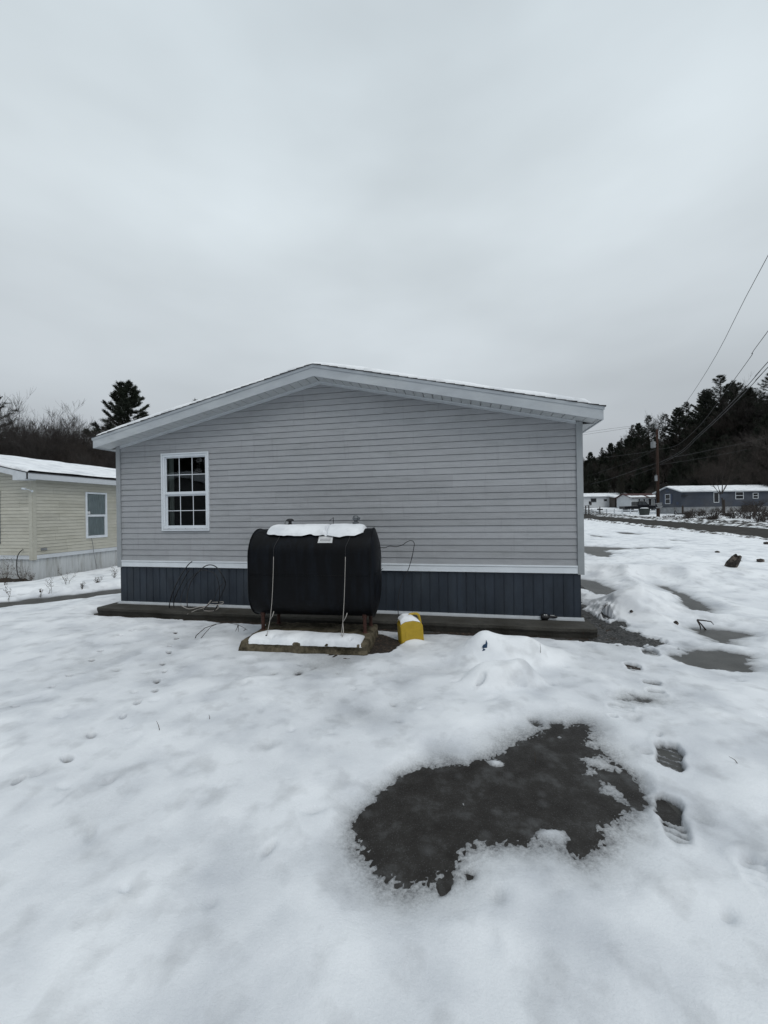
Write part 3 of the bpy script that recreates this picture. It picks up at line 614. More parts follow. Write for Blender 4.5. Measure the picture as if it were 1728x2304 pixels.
# skirting : ribbed vertical panels
mb = MB(); x = -HW + .035; prof = []
rr = random.Random(5); pts = []
while x < HW - .035:
    wd = .142; n = .006
    pts += [(x, n), (x + wd - .012, n), (x + wd - .009, n + .008), (x + wd - .003, n + .008), (x + wd, n - .008)]
    x += wd
pts = [(min(p, HW - .035), n) for p, n in pts] + [(HW - .035, .006)]
for (p, n), (q, m2) in zip(pts, pts[1:]):
    if abs(p - q) + abs(n - m2) < 1e-6: continue
    mb.add([F(p, n, .115), F(q, m2, .115), F(q, m2, .785), F(p, n, .785)], [(0, 1, 2, 3)])
mb.box(HW - .06, HW - .034, .0, 16, .115, .785); mb.box(-HW + .034, -HW + .06, .0, 16, .115, .785)
mb.build('skirting', M_['skirt'], home)
mb = MB(); segs = [(-HW - .0, -2.72), (-2.717, .9), (.903, 3.15), (3.153, HW + .0)]
for i, (a, b) in enumerate(segs):
    o = .001 * (i % 2); mb.box(a, b, -.045 - o, -.002, .087, .100); mb.box(a, b, -.026 - o, -.003, .1005, .128); mb.box(a, b, -.05 - o, -.046 - o, .087, .108)
mb.build('base_trim', M_['wtrim'], home)
# roof: soffit, rake trim, fascia, drip edge, shingles, snow
OH = .30; EX = 4.245
rz = lambda u: PK - SL * abs(u)
for s in (-1, 1):
    mb = MB(); x = .0
    while x < EX - .01:
        wd = min(.145, EX - x); a, b = x, x + wd; zz = lambda q, d=0: PK - SL * q + d
        for (p, q, d) in ((a, a + .010, .03), (a + .010, b, .0)):
            q = min(q, b)
            v = [Vector((s * p, .0, zz(p, d))), Vector((s * q, .0, zz(q, d))), Vector((s * q, -OH, zz(q, d))), Vector((s * p, -OH, zz(p, d)))]
            mb.add(v, [(0, 1, 2, 3) if s > 0 else (3, 2, 1, 0)])
        v = [Vector((s * (a + .010), 0, zz(a + .01, 0))), Vector((s * (a + .010), -OH, zz(a + .01, 0))), Vector((s * (a + .010), -OH, zz(a + .01, .03))), Vector((s * (a + .010), 0, zz(a + .01, .03)))]
        mb.add(v, [(0, 1, 2, 3)]); v2 = [Vector((s * a, y, z)) for (_, y, z) in v]; mb.add(v2, [(0, 1, 2, 3)])
        x += wd
    mb.build('soffit', M_['soffit'], home)
    mb = MB()    # J-channel strip along the rake against the wall
    for (n0, n1, d0, d1) in ((.012, .030, -.045, -.002), (.012, .040, -.052, -.046)):
        vs = []
        for q in (0.0, HW - .078):
            for n, d in ((n0, d0), (n1, d0), (n1, d1), (n0, d1)): vs.append(F(s * q, n, PK - SL * q + d))
        mb.add(vs, [(0, 1, 2, 3), (7, 6, 5, 4), (0, 4, 5, 1), (1, 5, 6, 2), (2, 6, 7, 3), (3, 7, 4, 0)])
    mb.build('rake_trim', M_['wtrim'], home)
    mb = MB()    # fascia in lapped lengths
    cuts = [0, 1.35, EX] if s > 0 else [0, 2.6, EX]
    for i in range(len(cuts) - 1):
        o = .002 * i; vs = []
        for q in (cuts[i] + (.001 if i else 0), cuts[i + 1]):
            for n, d in ((OH, -.012), (OH + .018 + o, -.012), (OH + .018 + o, .158), (OH, .158)): vs.append(F(s * q, n, PK - SL * q + d))
        mb.add(vs, [(0, 1, 2, 3), (7, 6, 5, 4), (0, 4, 5, 1), (1, 5, 6, 2), (2, 6, 7, 3), (3, 7, 4, 0)])
    zz = PK - SL * EX
    mb.box(*sorted((s * EX, s * (EX + .018))), -OH - .017, 16, zz - .014, zz + .15)
    mb.build('fascia', M_['fascia'], home)
    mb = MB(); vs = []
    for q in (0, EX + .03):
        for n, d in ((OH + .0185, .130), (OH + .028, .130), (OH + .034, .172), (OH, .172)): vs.append(F(s * q, n, PK - SL * q + d))
    mb.add(vs, [(0, 1, 2, 3), (7, 6, 5, 4), (0, 4, 5, 1), (1, 5, 6, 2), (2, 6, 7, 3), (3, 7, 4, 0)])
    mb.build('drip_edge', M_['fascia'], home)
    # eave soffit along the side
    mb = MB(); a, b = sorted((s * (HW - .01), s * EX)); mb.box(a, b, .001, 16, PK - SL * EX - .004, PK - SL * EX + .006); mb.build('eave_soffit', M_['soffit'], home)
mb = MB()
for s in (-1, 1):
    q = 0; k = 0
    while q < EX + .04:
        q1 = min(q + .14, EX + .045); o = rr.uniform(0, .012); z0_ = PK + .174
        vs = []
        for (p, dd) in ((q, .0), (q1, .010)):
            for n, d in ((OH + .036 + o, 0), (OH + .036 + o, .006 + dd), (-16, .006 + dd), (-16, 0)): vs.append(F(s * p, n, z0_ - SL * p + d))
        mb.add(vs, [(0, 1, 2, 3), (7, 6, 5, 4), (0, 4, 5, 1), (1, 5, 6, 2), (2, 6, 7, 3), (3, 7, 4, 0)])
        q = q1
roof_o = mb.build('roof', M_['shingle'], home)
sb = roof_snow(-EX - .03, EX - .10, -OH - .03, 16, lambda A: PK + .188 - SL * np.abs(A) - .02 * np.exp(-(A / .12) ** 2), .070, 70, ragged=.03)
sb.build('snow_cover', M_['roofsnow'], roof_o, smooth=True)
# gutter stub with ice at the left eave
mb = MB(); zz = PK - SL * EX
gp = [(-EX - .02, zz + .10), (-EX - .12, zz + .10), (-EX - .125, zz + .06), (-EX - .10, zz + .015), (-EX - .02, zz + .01)]
mb.prism(gp, lambda a, b, t: Vector((a, t, b)), .25, 15.9)
gut = mb.build('gutter', M_['wtrim'], home)
for k in range(8):
    mb = MB()
    x = -EX - .06 - rr.uniform(-.03, .07); y = .25 + rr.uniform(0, 1.2); r = rr.uniform(.025, .05)
    mb.lathe([(.001, -r), (r * .8, -r * .6), (r, 0), (r * .7, r * .6), (.001, r * .8)], (x, y, zz + .09 + rr.uniform(-.01, .02)), 9)
    mb.build('snow_lump', M_['roofsnow'], gut, smooth=True)
# window
wx0, wx1, wz0, wz1 = WIN
def window_frame(mb, x0, x1, z0, z1, t, d0, d1):
    mb.box(x0, x1, d0, d1, z0, z0 + t); mb.box(x0, x1, d0, d1, z1 - t, z1); mb.box(x0, x0 + t, d0, d1, z0 + t, z1 - t); mb.box(x1 - t, x1, d0, d1, z0 + t, z1 - t)
mb = MB(); window_frame(mb, wx0, wx1, wz0, wz1, .026, -.038, .05); window_frame(mb, wx0 + .0262, wx1 - .0262, wz0 + .0262, wz1 - .0262, .040, -.024, .06)
win = mb.build('window', M_['white'], home, bevel=.003)
mb = MB(); window_frame(mb, wx0 + .0665, wx1 - .0665, 2.135, wz1 - .0665, .022, .000, .03); mb.box(wx0 + .0665, wx1 - .0665, -.012, .03, 2.110, 2.1345)
mb.build('upper_sash', M_['white'], win)
mb = MB(); window_frame(mb, wx0 + .0665, wx1 - .0665, wz0 + .0665, 2.1095, .030, .012, .04)
mb.build('lower_sash', M_['white'], win)
mb = MB(); mb.box(wx0 + .03, wx1 - .03, -.034, -.0245, wz0 + .028, wz0 + .034)
for x in (.15, .3, .5, .7, .85):
    mb.box(wx0 + (wx1 - wx0) * x - .006, wx0 + (wx1 - wx0) * x + .006, -.0245 - .002, -.024, wz0 + .040, wz0 + .046)
mb.build('sill', M_['dull'], win)
px0, px1 = wx0 + .09, wx1 - .09
mb = MB()
for (za, zb, yy, sh) in ((2.157, wz1 - .089, .014, 0), (wz0 + .0965, 2.08, .026, .006)):
    for i in (1, 2):
        x = px0 + (px1 - px0) * i / 3 + sh; mb.box(x - .0058, x + .0058, yy - .012, yy - .0075, za, zb)
    zc = (za + zb) / 2; mb.box(px0, px1, yy - .0125, yy - .0078, zc - .0058, zc + .0058)
mb.build('muntins', M_['white'], win)
for yy, za, zb in ((.008, 2.157, wz1 - .0885), (.018, wz0 + .0965, 2.08)):
    mb = MB(); mb.add([Vector((px0, yy, za)), Vector((px1, yy, za)), Vector((px1, yy, zb)), Vector((px0, yy, zb))], [(0, 1, 2, 3)]); mb.build('pane', M_['glass'], win)
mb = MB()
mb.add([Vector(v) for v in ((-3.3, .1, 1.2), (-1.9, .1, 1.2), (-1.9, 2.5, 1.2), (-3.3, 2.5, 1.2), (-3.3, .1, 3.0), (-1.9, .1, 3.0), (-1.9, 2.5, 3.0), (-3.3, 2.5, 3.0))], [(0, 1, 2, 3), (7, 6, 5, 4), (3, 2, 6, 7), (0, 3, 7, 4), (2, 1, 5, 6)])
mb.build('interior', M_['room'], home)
mb = MB(); pr = [(-3.06 + .012 * i, .075 + .012 * math.sin(i * 1.7)) for i in range(13)]
for (a, b), (c, d) in zip(pr, pr[1:]): mb.add([Vector((a, b, 1.5)), Vector((c, d, 1.5)), Vector((c, d, 2.82)), Vector((a, b, 2.82))], [(0, 1, 2, 3)])
mb.build('curtain', M_['curtain2'], win, smooth=True)

# ------------------------------------------------------------------ slab under the home
mb = MB(); us = np.arange(-4.18, 4.14, .05)
rows = [(.30, .0845), (.37, .086), (.385, .078), (.388, .04), (.372, .0), (.36, -.06)]
vs = []; k = 0
for (n, z) in [(-16.2, .0845)] + rows:
    for u in us:
        dn = .0 if n < 0 else .012 * float(vn(u, n * 3, .09, 3)) + .05 * (u + 4.2) / 8.5 + (.02 * float(vn(u, 0, .5, 8)) if z < .05 else 0)
        e = .0 if n < 0 else -.03 * max(0, 1 - (u + 4.18) / .08) - .03 * max(0, 1 - (4.12 - u) / .08)
        vs.append((u if n > 0 else u, -(n + dn * 1 + e), z + (.006 * float(vn(u, z, .2, 5)) if z < .08 else 0)))
nx = len(us); nr = len(rows) + 1
fs = [(j * nx + i, (j + 1) * nx + i, (j + 1) * nx + i + 1, j * nx + i + 1) for j in range(nr - 1) for i in range(nx - 1)]
mb.add(vs, fs)
mb.add([(-4.18, -.33, .0845), (-4.18, 16.2, .0845), (-4.17, 16.2, -.1), (-4.17, -.32, -.1)], [(0, 1, 2, 3)])
mb.add([(4.12, -.38, .0845), (4.12, 16.2, .0845), (4.11, 16.2, -.1), (4.11, -.37, -.1)], [(3, 2, 1, 0)])
slab = mb.build('concrete_slab', M_['concrete'])
slab.location = (CX, CY, 0); slab.rotation_euler = (0, 0, YAW)
tag(slab, 'thin wet concrete slab jutting out under the grey mobile home', 'slab')

# ------------------------------------------------------------------ oil tank on its pad
TK = wl(.345, 1.19, 0); TR = YAW + R_(3.5)
tank = thing('oil_tank', 'black oval heating oil tank on short pipe legs in front of the grey home', 'oil tank', (TK.x, TK.y, .148), TR)
TL, TR2, TB, TTp = .82, .345, .20, 1.37     # half length, radius, bottom, top (above pad)
def oval(sc, x, k=14):
    out = []; h = (TTp - TB) / 2 - TR2; zc = (TTp + TB) / 2
    for i in range(2 * k + 2):
        if i <= k: th = math.pi * i / k; cz = zc + h
        else: th = math.pi * (i - 1) / k; cz = zc - h
        out.append((x, math.cos(th) * TR2 * sc, cz + math.sin(th) * TR2 * sc + (0)))
    # shrink vertically straight part too
    return [(x, y, zc + (z - zc) * (1 - (1 - sc) * .45)) for x, y, z in out]
rings = []
prof = [(-TL - .07, .02), (-TL - .067, .3), (-TL - .058, .55), (-TL - .042, .75), (-TL - .018, .90), (-TL - .004, .965), (-TL + .0, .985), (-TL + .010, 1.0), (-TL + .03, 1.0), (-.02, 1.0), (-.01, 1.0), (0.01, 1.0), (.02, 1.0)]
prof = [(x, s) for x, s in prof if x < -.03] + [(-x, s) for x, s in reversed(prof) if x < -.03]
K = 30
mb = MB()
vs = []
for x, s in prof: vs += oval(s, x)
n = len(oval(1, 0)); fs = [(i * n + j, i * n + (j + 1) % n, (i + 1) * n + (j + 1) % n, (i + 1) * n + j) for i in range(len(prof) - 1) for j in range(n)]
fs += [tuple(range(n)), tuple(range((len(prof) - 1) * n + n - 1, (len(prof) - 1) * n - 1, -1))]
mb.add(vs, [f[::-1] for f in fs])
mb.build('body', M_['tank'], tank, smooth=True)
mb = MB()   # raised end rims and the weld bead round the middle
for x in (-TL + .012, TL - .012):
    pts = oval(1.008, x); mb.tube(pts + [pts[0]], .0065, 5, False)
zc = (TTp + TB) / 2 - .0
mb.tube([(-TL, -TR2 - .001, zc), (TL, -TR2 - .001, zc)], .0045, 5)
mb.tube([(TL + .05, -TR2 * .8, zc + .01), (TL + .09, -.1, zc + .03), (TL + .09, .1, zc + .03)], .004, 5)
mb.build('weld_seam', M_['tank'], tank, smooth=True)
for (x, y) in ((-.70, -.16), (.70, -.16), (-.62, .17), (.72, .17)):
    mb = MB(); mb.tube([(x, y, .005), (x, y, .36)], .024, 10); mb.tube([(x, y, .21), (x, y, .30)], .034, 8); mb.lathe([(.05, .0), (.05, .008), (.03, .012), (.025, .02)], (x, y, .002), 12)
    mb.build('leg', M_['rust'], tank, smooth=False)
def tz_top(y): return (TTp + TB) / 2 + (TTp - TB) / 2 - TR2 + math.sqrt(TR2 ** 2 - y * y)
mb = MB(); mb.tube([(-.445, .02, 1.36), (-.445, .02, 1.49)], .016, 8); mb.build('gauge', M_['dull'], tank)
mb = MB(); mb.lathe([(.03, 1.36), (.03, 1.44), (.022, 1.445), (.022, 1.47), (.05, 1.478), (.055, 1.49), (.035, 1.508), (.01, 1.512)], (-.37, .02, 0), 14); mb.build('filler_cap', M_['black'], tank)
mb = MB(); mb.tube([(.25, .0, 1.37), (.255, .0, 1.52), (.20, 0, 1.475)], .005, 5); mb.build('float_wire', M_['black'], tank)
mb = MB(); mb.lathe([(.034, 1.36), (.034, 1.43), (.045, 1.432), (.045, 1.455), (.026, 1.46), (.026, 1.475), (.04, 1.48), (.046, 1.51), (.030, 1.54), (.005, 1.547)], (.655 - .09, .0, 0), 12)
mb.tube([(.59, -.01, 1.51), (.62, -.03, 1.50)], .02, 8); mb.build('vent_cap', M_['galv'], tank)
# label sheet following the top curve
mb = MB()
for i in range(6):
    a0 = R_(90 + 42 + i * 3); a1 = R_(90 + 42 + (i + 1) * 3); r = TR2 + .002; cz = TTp - TR2
    mb.add([(.13, math.cos(a0) * r, cz + math.sin(a0) * r), (.31, math.cos(a0) * r, cz + math.sin(a0) * r), (.32, math.cos(a1) * r, cz + math.sin(a1) * r), (.12, math.cos(a1) * r, cz + math.sin(a1) * r)], [(3, 2, 1, 0)])
lab = mb.build('sticker', M_['label'], tank)
mb = MB()
for a in (R_(90 + 50), R_(90 + 54)):
    r = TR2 + .003; cz = TTp - TR2
    mb.add([(.15, math.cos(a) * r, cz + math.sin(a) * r), (.29, math.cos(a) * r, cz + math.sin(a) * r), (.29, math.cos(a + .03) * r, cz + math.sin(a + .03) * r), (.15, math.cos(a + .03) * r, cz + math.sin(a + .03) * r)], [(3, 2, 1, 0)])
mb.build('printed_lines', M_['grey'], lab)
# snow cap on the tank
mb = MB(); xs = np.arange(-.62, .72, .012); an = np.linspace(-46, 34, 30)
vs = []; nx_ = len(xs); cz = TTp - TR2
for a in an:
    for x in xs:
        e0 = 1 - np.clip(abs((a + 8) / 42), 0, 1) ** 3; ends = np.clip(min(x + .62, .70 - x) / .10, 0, 1) ** .5
        wob = .22 * float(fbm(x, 0, .2, 77, 3)); notch = 1 - .85 * math.exp(-((x - .205 - .012 * math.sin(a / 9)) / .016) ** 2) * (1 if a < 8 else .7)
        h = (.066 + .02 * float(fbm(x, a / 100, .3, 5, 3))) * max(0, e0 * ends) ** .45 * notch
        aa = R_(a * (1 + wob) * (.65 + .35 * ends)); r = TR2 - .004 + h
        vs.append((x, math.sin(aa) * (TR2 - .004 + h * .55), cz + math.cos(aa) * r))
mb.add(vs, [(j * nx_ + i, j * nx_ + i + 1, (j + 1) * nx_ + i + 1, (j + 1) * nx_ + i) for j in range(len(an) - 1) for i in range(nx_ - 1)])
sc_ = mb.build('snow_cover', M_['roofsnow'], tank, smooth=True)

# pad
PD = wl(.36, 1.36, 0)
pad = thing('concrete_pad', 'rough mossy concrete block under the black oil tank', 'concrete block', (PD.x, PD.y, 0), TR)
mb = MB(); hx, hy = .80, .43; per = []
for t in np.arange(-hx, hx, .04): per.append((t, -hy))
for t in np.arange(-hy, hy, .04): per.append((hx, t))
for t in np.arange(hx, -hx, -.04): per.append((t, hy))
for t in np.arange(hy, -hy, -.04): per.append((-hx, t))
n = len(per); vs = []
for j, (z, g_) in enumerate(((-.04, .0), (.03, .012), (.075, .0), (.125, -.002), (.150, -.010), (.158, -.04), (.16, -.2))):
    for i, (x, y) in enumerate(per):
        d = g_ + .03 * float(fbm(x + y, z * 2, .16, 13, 3)) + (-.07 * max(0, math.sin((x + .1) * 2.2)) * (.8 if j < 3 else .2) if y == -hy else 0) * .4
        sx, sy = (1 + d / hx), (1 + d / hy); vs.append((x * sx, y * sy, z + .012 * float(vn(x * 2, y * 2, .1, 4))))
fs = [(j * n + i, j * n + (i + 1) % n, (j + 1) * n + (i + 1) % n, (j + 1) * n + i) for j in range(6) for i in range(n)]
fs.append(tuple(range(6 * n, 7 * n))); mb.add(vs, fs)
mb.build('block', M_['pad'], pad)
mb = MB(); xs = np.arange(-.72, .745, .02); ys = np.arange(-hy - .002, -hy + .38, .012); vs = []; top = []
for y in ys:
    for x in xs:
        t = (y + hy) / .34; e = np.clip(min(x + .72, .74 - x) / .16, 0, 1); lim = .86 + .14 * e + .20 * float(fbm(x, 3, .5, 21, 2)) - (.25 if x > .4 else 0) * (x - .4)
        s = np.clip(1 - max(0, abs(t - lim / 2 - .0) / (lim / 2)) ** 2.2, 0, 1) * e ** .6
        ed = .02 * float(fbm(x * 3, y, .12, 9, 3))
        h = .08 * s ** .5 * (1 + .3 * float(fbm(x, y, .25, 6, 3)))
        for wx in (-.42, .585): h *= 1 - .8 * math.exp(-(((x - wx) / .02) ** 2 + ((y + hy - .06) / .035) ** 2))
        vs.append((x, y + ed * (1 - t), .150 + h * (.9) - (.03 if s <= 0 else 0)))
nx_ = len(xs); mb.add(vs, [(j * nx_ + i, j * nx_ + i + 1, (j + 1) * nx_ + i + 1, (j + 1) * nx_ + i) for j in range(len(ys) - 1) for i in range(nx_ - 1)])
mb.build('snow_cover', M_['roofsnow'], pad, smooth=True)
# tie-down wires over the tank to anchors in the pad
def z2(x, y): return 500 + x / 3.318, 1120 + y / 3.318
tm = Matrix.Translation((TK.x, TK.y, .148)) @ Matrix.Rotation(TR, 4, 'Z')
for i, (xt, xb, txt) in enumerate(((-.455, -.455, 'left tie-down wire running over the black tank to the pad'), (.50, .50, 'right tie-down wire with a doubled end beside the sticker on the black tank'))):
    pts = []
    for a in (-60, -30, 0, 25, 50, 70, 90): 
        aa = R_(a); pts.append(Vector((xt + (.035 if a < 60 else .0), -math.sin(aa) * (TR2 + .004), cz + math.cos(aa) * (TR2 + .004))))
    pts += [Vector((xb - .01, -TR2 - .008, .75)), Vector((xb - .02, -TR2 - .03, .45))]
    knot = Vector((xb - .025, -TR2 - .09, .22)); foot = Vector((xb - .03, -TR2 - .185, .035))
    th_ = thing('tie_down_wire', txt, 'wire', tm @ foot, 0, 'wires strapping the oil tank down')
    inv = lambda p: (tm @ p) - (tm @ foot)
    mb = MB(); mb.tube([inv(p) for p in spline(pts[:7], 4)], .0045, 6); mb.build('strap', M_['black'], th_, smooth=True)
    mb = MB(); mb.tube([inv(p) for p in spline([pts[6]] + pts[7:] + [knot, foot], 4)], .0042, 6)
    mb.tube([inv(knot), inv(knot + Vector((.045, -.01, .07))), inv(knot + Vector((.06, -.01, .12)))], .005, 6)
    if i: mb.tube([inv(p) for p in spline([knot, foot + Vector((.035, 0, .08)), foot], 4)], .005, 6)
    mb.build('wire', M_['wire'], th_, smooth=True)
    mb = MB(); mb.tube([inv(foot + Vector((0, 0, -.04))), inv(foot + Vector((.0, 0, .03)))], .011, 8); mb.build('anchor', M_['black'], th_)

# ------------------------------------------------------------------ yellow fuel jug
jp = gnd(922, 1449); JC = thing('fuel_can', 'scuffed yellow plastic fuel can with a snow cap standing in the snow beside the tank', 'fuel can', (jp.x + .02, jp.y + .05, -.01), R_(12))
JC.rotation_euler = (0, R_(-3), R_(14)); JC.scale = (.94, 1, .87)
def Jm(a, b, t): return Vector((a, t, b))
out = [(-.165, .0), (.165, .0), (.172, .05), (.168, .27), (.150, .315), (.10, .35), (.02, .375), (-.09, .372), (-.15, .345), (-.168, .31)]
n = len(out)
mb = MB(); vs = []
lay = [(-.085, .90), (-.078, .965), (-.062, 1.0), (.062, 1.0), (.078, .965), (.085, .90)]
for t, s in lay:
    for a, b in out: vs.append(Vector((a * s, t, .19 + (b - .19) * s)))
fs = [(i * n + j, (i + 1) * n + j, (i + 1) * n + (j + 1) % n, i * n + (j + 1) % n) for i in range(len(lay) - 1) for j in range(n)] + [tuple(range(n)), tuple(range((len(lay) - 1) * n + n - 1, (len(lay) - 1) * n - 1, -1))]
mb.add(vs, fs)
mb.box(-.10, .10, -.0885, -.084, .09, .25)
mb.build('body', M_['yellow'], JC, bevel=.008)
mb = MB(); mb.tube(spline([(-.02, 0, .36), (-.01, 0, .425), (.03, 0, .445), (.10, 0, .442), (.135, 0, .415), (.148, 0, .36), (.155, 0, .29)], 5), .019, 10); mb.build('handle', M_['yellow'], JC, smooth=True)
mb = MB(); mb.lathe([(.034, 0), (.034, .035), (.028, .04), (.01, .042)], (-.125, 0, .35), 14); mb.build('cap', M_['yellow'], JC)
mb = MB(); xs = np.linspace(-.155, .135, 24); ys = np.linspace(-.085, .085, 14); vs = []
for y in ys:
    for x in xs:
        tx = (x + .155) / .29; e = max(0, 1 - abs(2 * tx - .72) ** 2.4 if tx < .86 else .25 * (1 - tx) / .14) * max(0, 1 - (y / .085) ** 4); base = np.interp(x, [-.168, -.15, -.09, .02, .10, .15], [.31, .345, .372, .375, .35, .315])
        vs.append((x, y, base - .004 + .085 * max(0, e) ** .55 * (1 + .25 * float(fbm(x, y, .1, 3, 2)))))
mb.add(vs, [(j * 24 + i, j * 24 + i + 1, (j + 1) * 24 + i + 1, (j + 1) * 24 + i) for j in range(13) for i in range(23)])
mb.build('snow_cover', M_['roofsnow'], JC, smooth=True)
# fuel line from the tank to the can
pl = [onwall(*z2(x, y), nn) for (x, y, nn) in ((1150, 372, 1.02), (1195, 373, 1.05), (1220, 372, 1.06), (1250, 360, 1.08), (1300, 365, 1.1), (1350, 350, 1.1), (1365, 338, 1.1), (1400, 320, 1.1), (1425, 325, 1.1), (1434, 345, 1.1), (1430, 375, 1.1), (1415, 450, 1.1), (1385, 545, 1.1), (1340, 640, 1.1), (1315, 740, 1.1), (1313, 850, 1.1), (1320, 905, 1.1))]
mb = MB(); mb.tube(spline(pl, 5), .0052, 6); o = mb.build('fuel_line', M_['black'], smooth=True); tag(o, 'thin black line arching from the tank end down to the yellow can', 'cable')

# ------------------------------------------------------------------ cable coil against the skirting
def zc_(x, y): return 220 + x / 4.1475, 1220 + y / 4.1475
CO = thing('cable_coil', 'tangle of black and pale cable looped against the slate skirting', 'cable', wl(-2.1, .4, 0))
def curve(L, r, material, nm, ph):
    mb = MB(); P = [onwall(*zc_(x, y), .30 + .10 * math.sin(i * .9 + ph)) - CO.location for i, (x, y) in enumerate(L)]
    mb.tube(spline(P, 5), r, 6); return mb.build(nm, material, CO, smooth=True)
for i, L in enumerate(([(880, 180), (840, 215), (770, 320), (710, 440), (680, 530), (668, 610), (690, 690)], [(880, 250), (850, 262), (810, 330), (740, 470), (710, 560), (720, 640), (760, 695)],
                       [(835, 600), (835, 500), (870, 370), (950, 265), (1010, 220), (1060, 212), (1110, 235), (1150, 290), (1190, 370), (1180, 430), (1140, 520), (1110, 600), (1060, 680), (1010, 705)],
                       [(770, 560), (790, 470), (850, 350), (960, 265), (1030, 268), (1090, 292), (1120, 350), (1135, 440), (1130, 560), (1090, 640), (1040, 700)], [(1190, 360), (1120, 440), (1080, 540), (1010, 600), (985, 640)], [(770, 630), (830, 680), (880, 712)])):
    curve(L, .0085 if i < 3 else .006, M_['black'], 'black_cable', i)
for i, L in enumerate(([(770, 585), (850, 622), (950, 602), (1020, 598), (1050, 565), (1120, 560), (1168, 556), (1160, 575), (1100, 585), (1040, 585)], [(835, 672), (920, 632), (1000, 605), (1060, 540)], [(985, 640), (1080, 642), (1125, 612), (1120, 590)], [(900, 700), (940, 670), (985, 630), (1040, 570)])):
    curve(L, .0075, M_['wire'], 'pale_cable', i + .5)
# black hand lamp on the slab edge
q = onwall(1233, 1393, .06)
FL = thing('hand_lamp', 'small black hand lamp lying against the white base trim near the right corner', 'lamp', (q.x, q.y, .088), YAW)
mb = MB(); mb.tube([(-.10, 0, .045), (-.092, 0, .045), (-.05, 0, .045), (-.02, 0, .045), (.0, 0, .045), (.012, 0, .045)], [.030, .042, .046, .046, .04, .02], 14); mb.build('lamp_head', M_['black'], FL, smooth=True)
mb = MB(); mb.tube([(.0, 0, .05), (.03, 0, .055), (.10, .0, .052), (.13, 0, .05)], [.016, .02, .02, .014], 10); mb.build('grip', M_['black'], FL, smooth=True)
for i in range(2): mb = MB(); mb.box(-.062 + i * .026, -.044 + i * .026, -.036, -.02, .078, .0885); mb.build('pale_mark', M_['label'], FL)
mb = MB(); mb.box(.035, .09, -.010, .010, .0725, .0745); mb.build('pale_mark', M_['label'], FL)

# blue scrap in the mound, dark lumps, log, twigs
def lump(name, px, py, rx, ry, rz_, material, label, cat, dz=0, seed=1, sink=.3, group=None, k=14):
    g = gnd(px, py, dz); mb = MB(); prof = []; vs = []; r_ = random.Random(seed)
    for j in range(7):
        ph = -math.pi / 2 + math.pi * j / 6
        for i in range(k):
            th = 2 * math.pi * i / k; rr2 = 1 + r_.uniform(-.22, .22)
            vs.append((math.cos(ph) * math.cos(th) * rx * rr2, math.cos(ph) * math.sin(th) * ry * rr2, math.sin(ph) * rz_ * rr2 + rz_ * (1 - sink)))
    mb.add(vs, [(j * k + i, j * k + (i + 1) % k, (j + 1) * k + (i + 1) % k, (j + 1) * k + i) for j in range(6) for i in range(k)])
    o = mb.build(name, material); o.location = (g.x, g.y, g.z); tag(o, label, cat, group); return o
def surf(px, py):       # point on the snow surface under a pixel
    best = None; d = ray(px, py); o = Vector((0, 0, EYE))
    for t in np.arange(1.2, 30, .01):
        p = o + d * float(t); i = min(np.searchsorted(YS, p.y), len(YS) - 1); j = min(np.searchsorted(XS, p.x), len(XS) - 1)
        if p.z < TZ[i, j] + TH[i, j]: return p
    return p
g = surf(1091, 1457); mb = MB()
mb.add([(-.01, 0, -.01), (.022, -.006, -.005), (.03, .0, .05), (.016, .004, .085), (.006, .0, .04), (-.014, .002, .03), (-.028, -.004, .012), (-.022, 0, -.012)], [(0, 1, 2, 4), (2, 3, 4), (4, 5, 0), (5, 6, 7, 0)])
mb.add([(-.035, -.02, -.03), (-.01, -.022, -.035), (.0, -.02, -.012), (-.02, -.015, -.005)], [(0, 1, 2, 3)])
o = mb.build('tarp_scrap', M_['bluebit']); o.location = g; m_ = o.modifiers.new('s', 'SOLIDIFY'); m_.thickness = .006; tag(o, 'scrap of dark blue tarp poking out of the snow mound', 'tarp')
g = surf(1645, 1275)
mb = MB(); vs = []; k = 16; r_ = random.Random(2)
for j, (z, s) in enumerate(((-.10, 1), (.05, 1.0), (.16, .9), (.22, .72), (.20, .45), (.15, .2))):
    for i in range(k):
        th = 2 * math.pi * i / k; q_ = s * (1 + r_.uniform(-.16, .16)); vs.append((math.cos(th) * .105 * q_, math.sin(th) * .10 * q_, z * 1.25 + r_.uniform(-.03, .03)))
mb.add(vs, [(j * k + i, j * k + (i + 1) % k, (j + 1) * k + (i + 1) % k, (j + 1) * k + i) for j in range(5) for i in range(k)] + [tuple(range(5 * k, 6 * k))])
mb.tube([(.1, -.1, .02), (.17, -.16, .05)], [.012, .004], 5); mb.tube([(-.1, -.05, .12), (-.19, -.05, .15)], [.012, .004], 5); mb.tube([(.1, 0, .16), (.2, .02, .15)], [.015, .004], 5)
o = mb.build('tree_stump', M_['rock']); o.location = (g.x, g.y, g.z + .02); o.rotation_euler = (R_(28), R_(8), 0); tag(o, 'brown rotten tree stump poking through the snow at the right', 'stump')
for (px_, py_, a, b, lb, sd_) in ((1614, 1243, .07, .035, 'small black stone in the snow left of the tree stump', 3), (1711, 1263, .11, .05, 'flat black stone in the snow right of the tree stump', 4), (1725, 1224, .12, .06, 'black stone at the edge of the roadside snow, far right', 8), (1421, 1377, .025, .02, 'tiny black stone on the snow heap nearest the house', 5), (1521, 1404, .035, .03, 'black pine cone lying on the snow left of the bent twig', 6)):
    g = surf(px_, py_); o = lump('stone', px_, py_, a, a * .7, b, M_['rock'], lb, 'stone', seed=sd_, k=9); o.location = (g.x, g.y, g.z - b * .2)
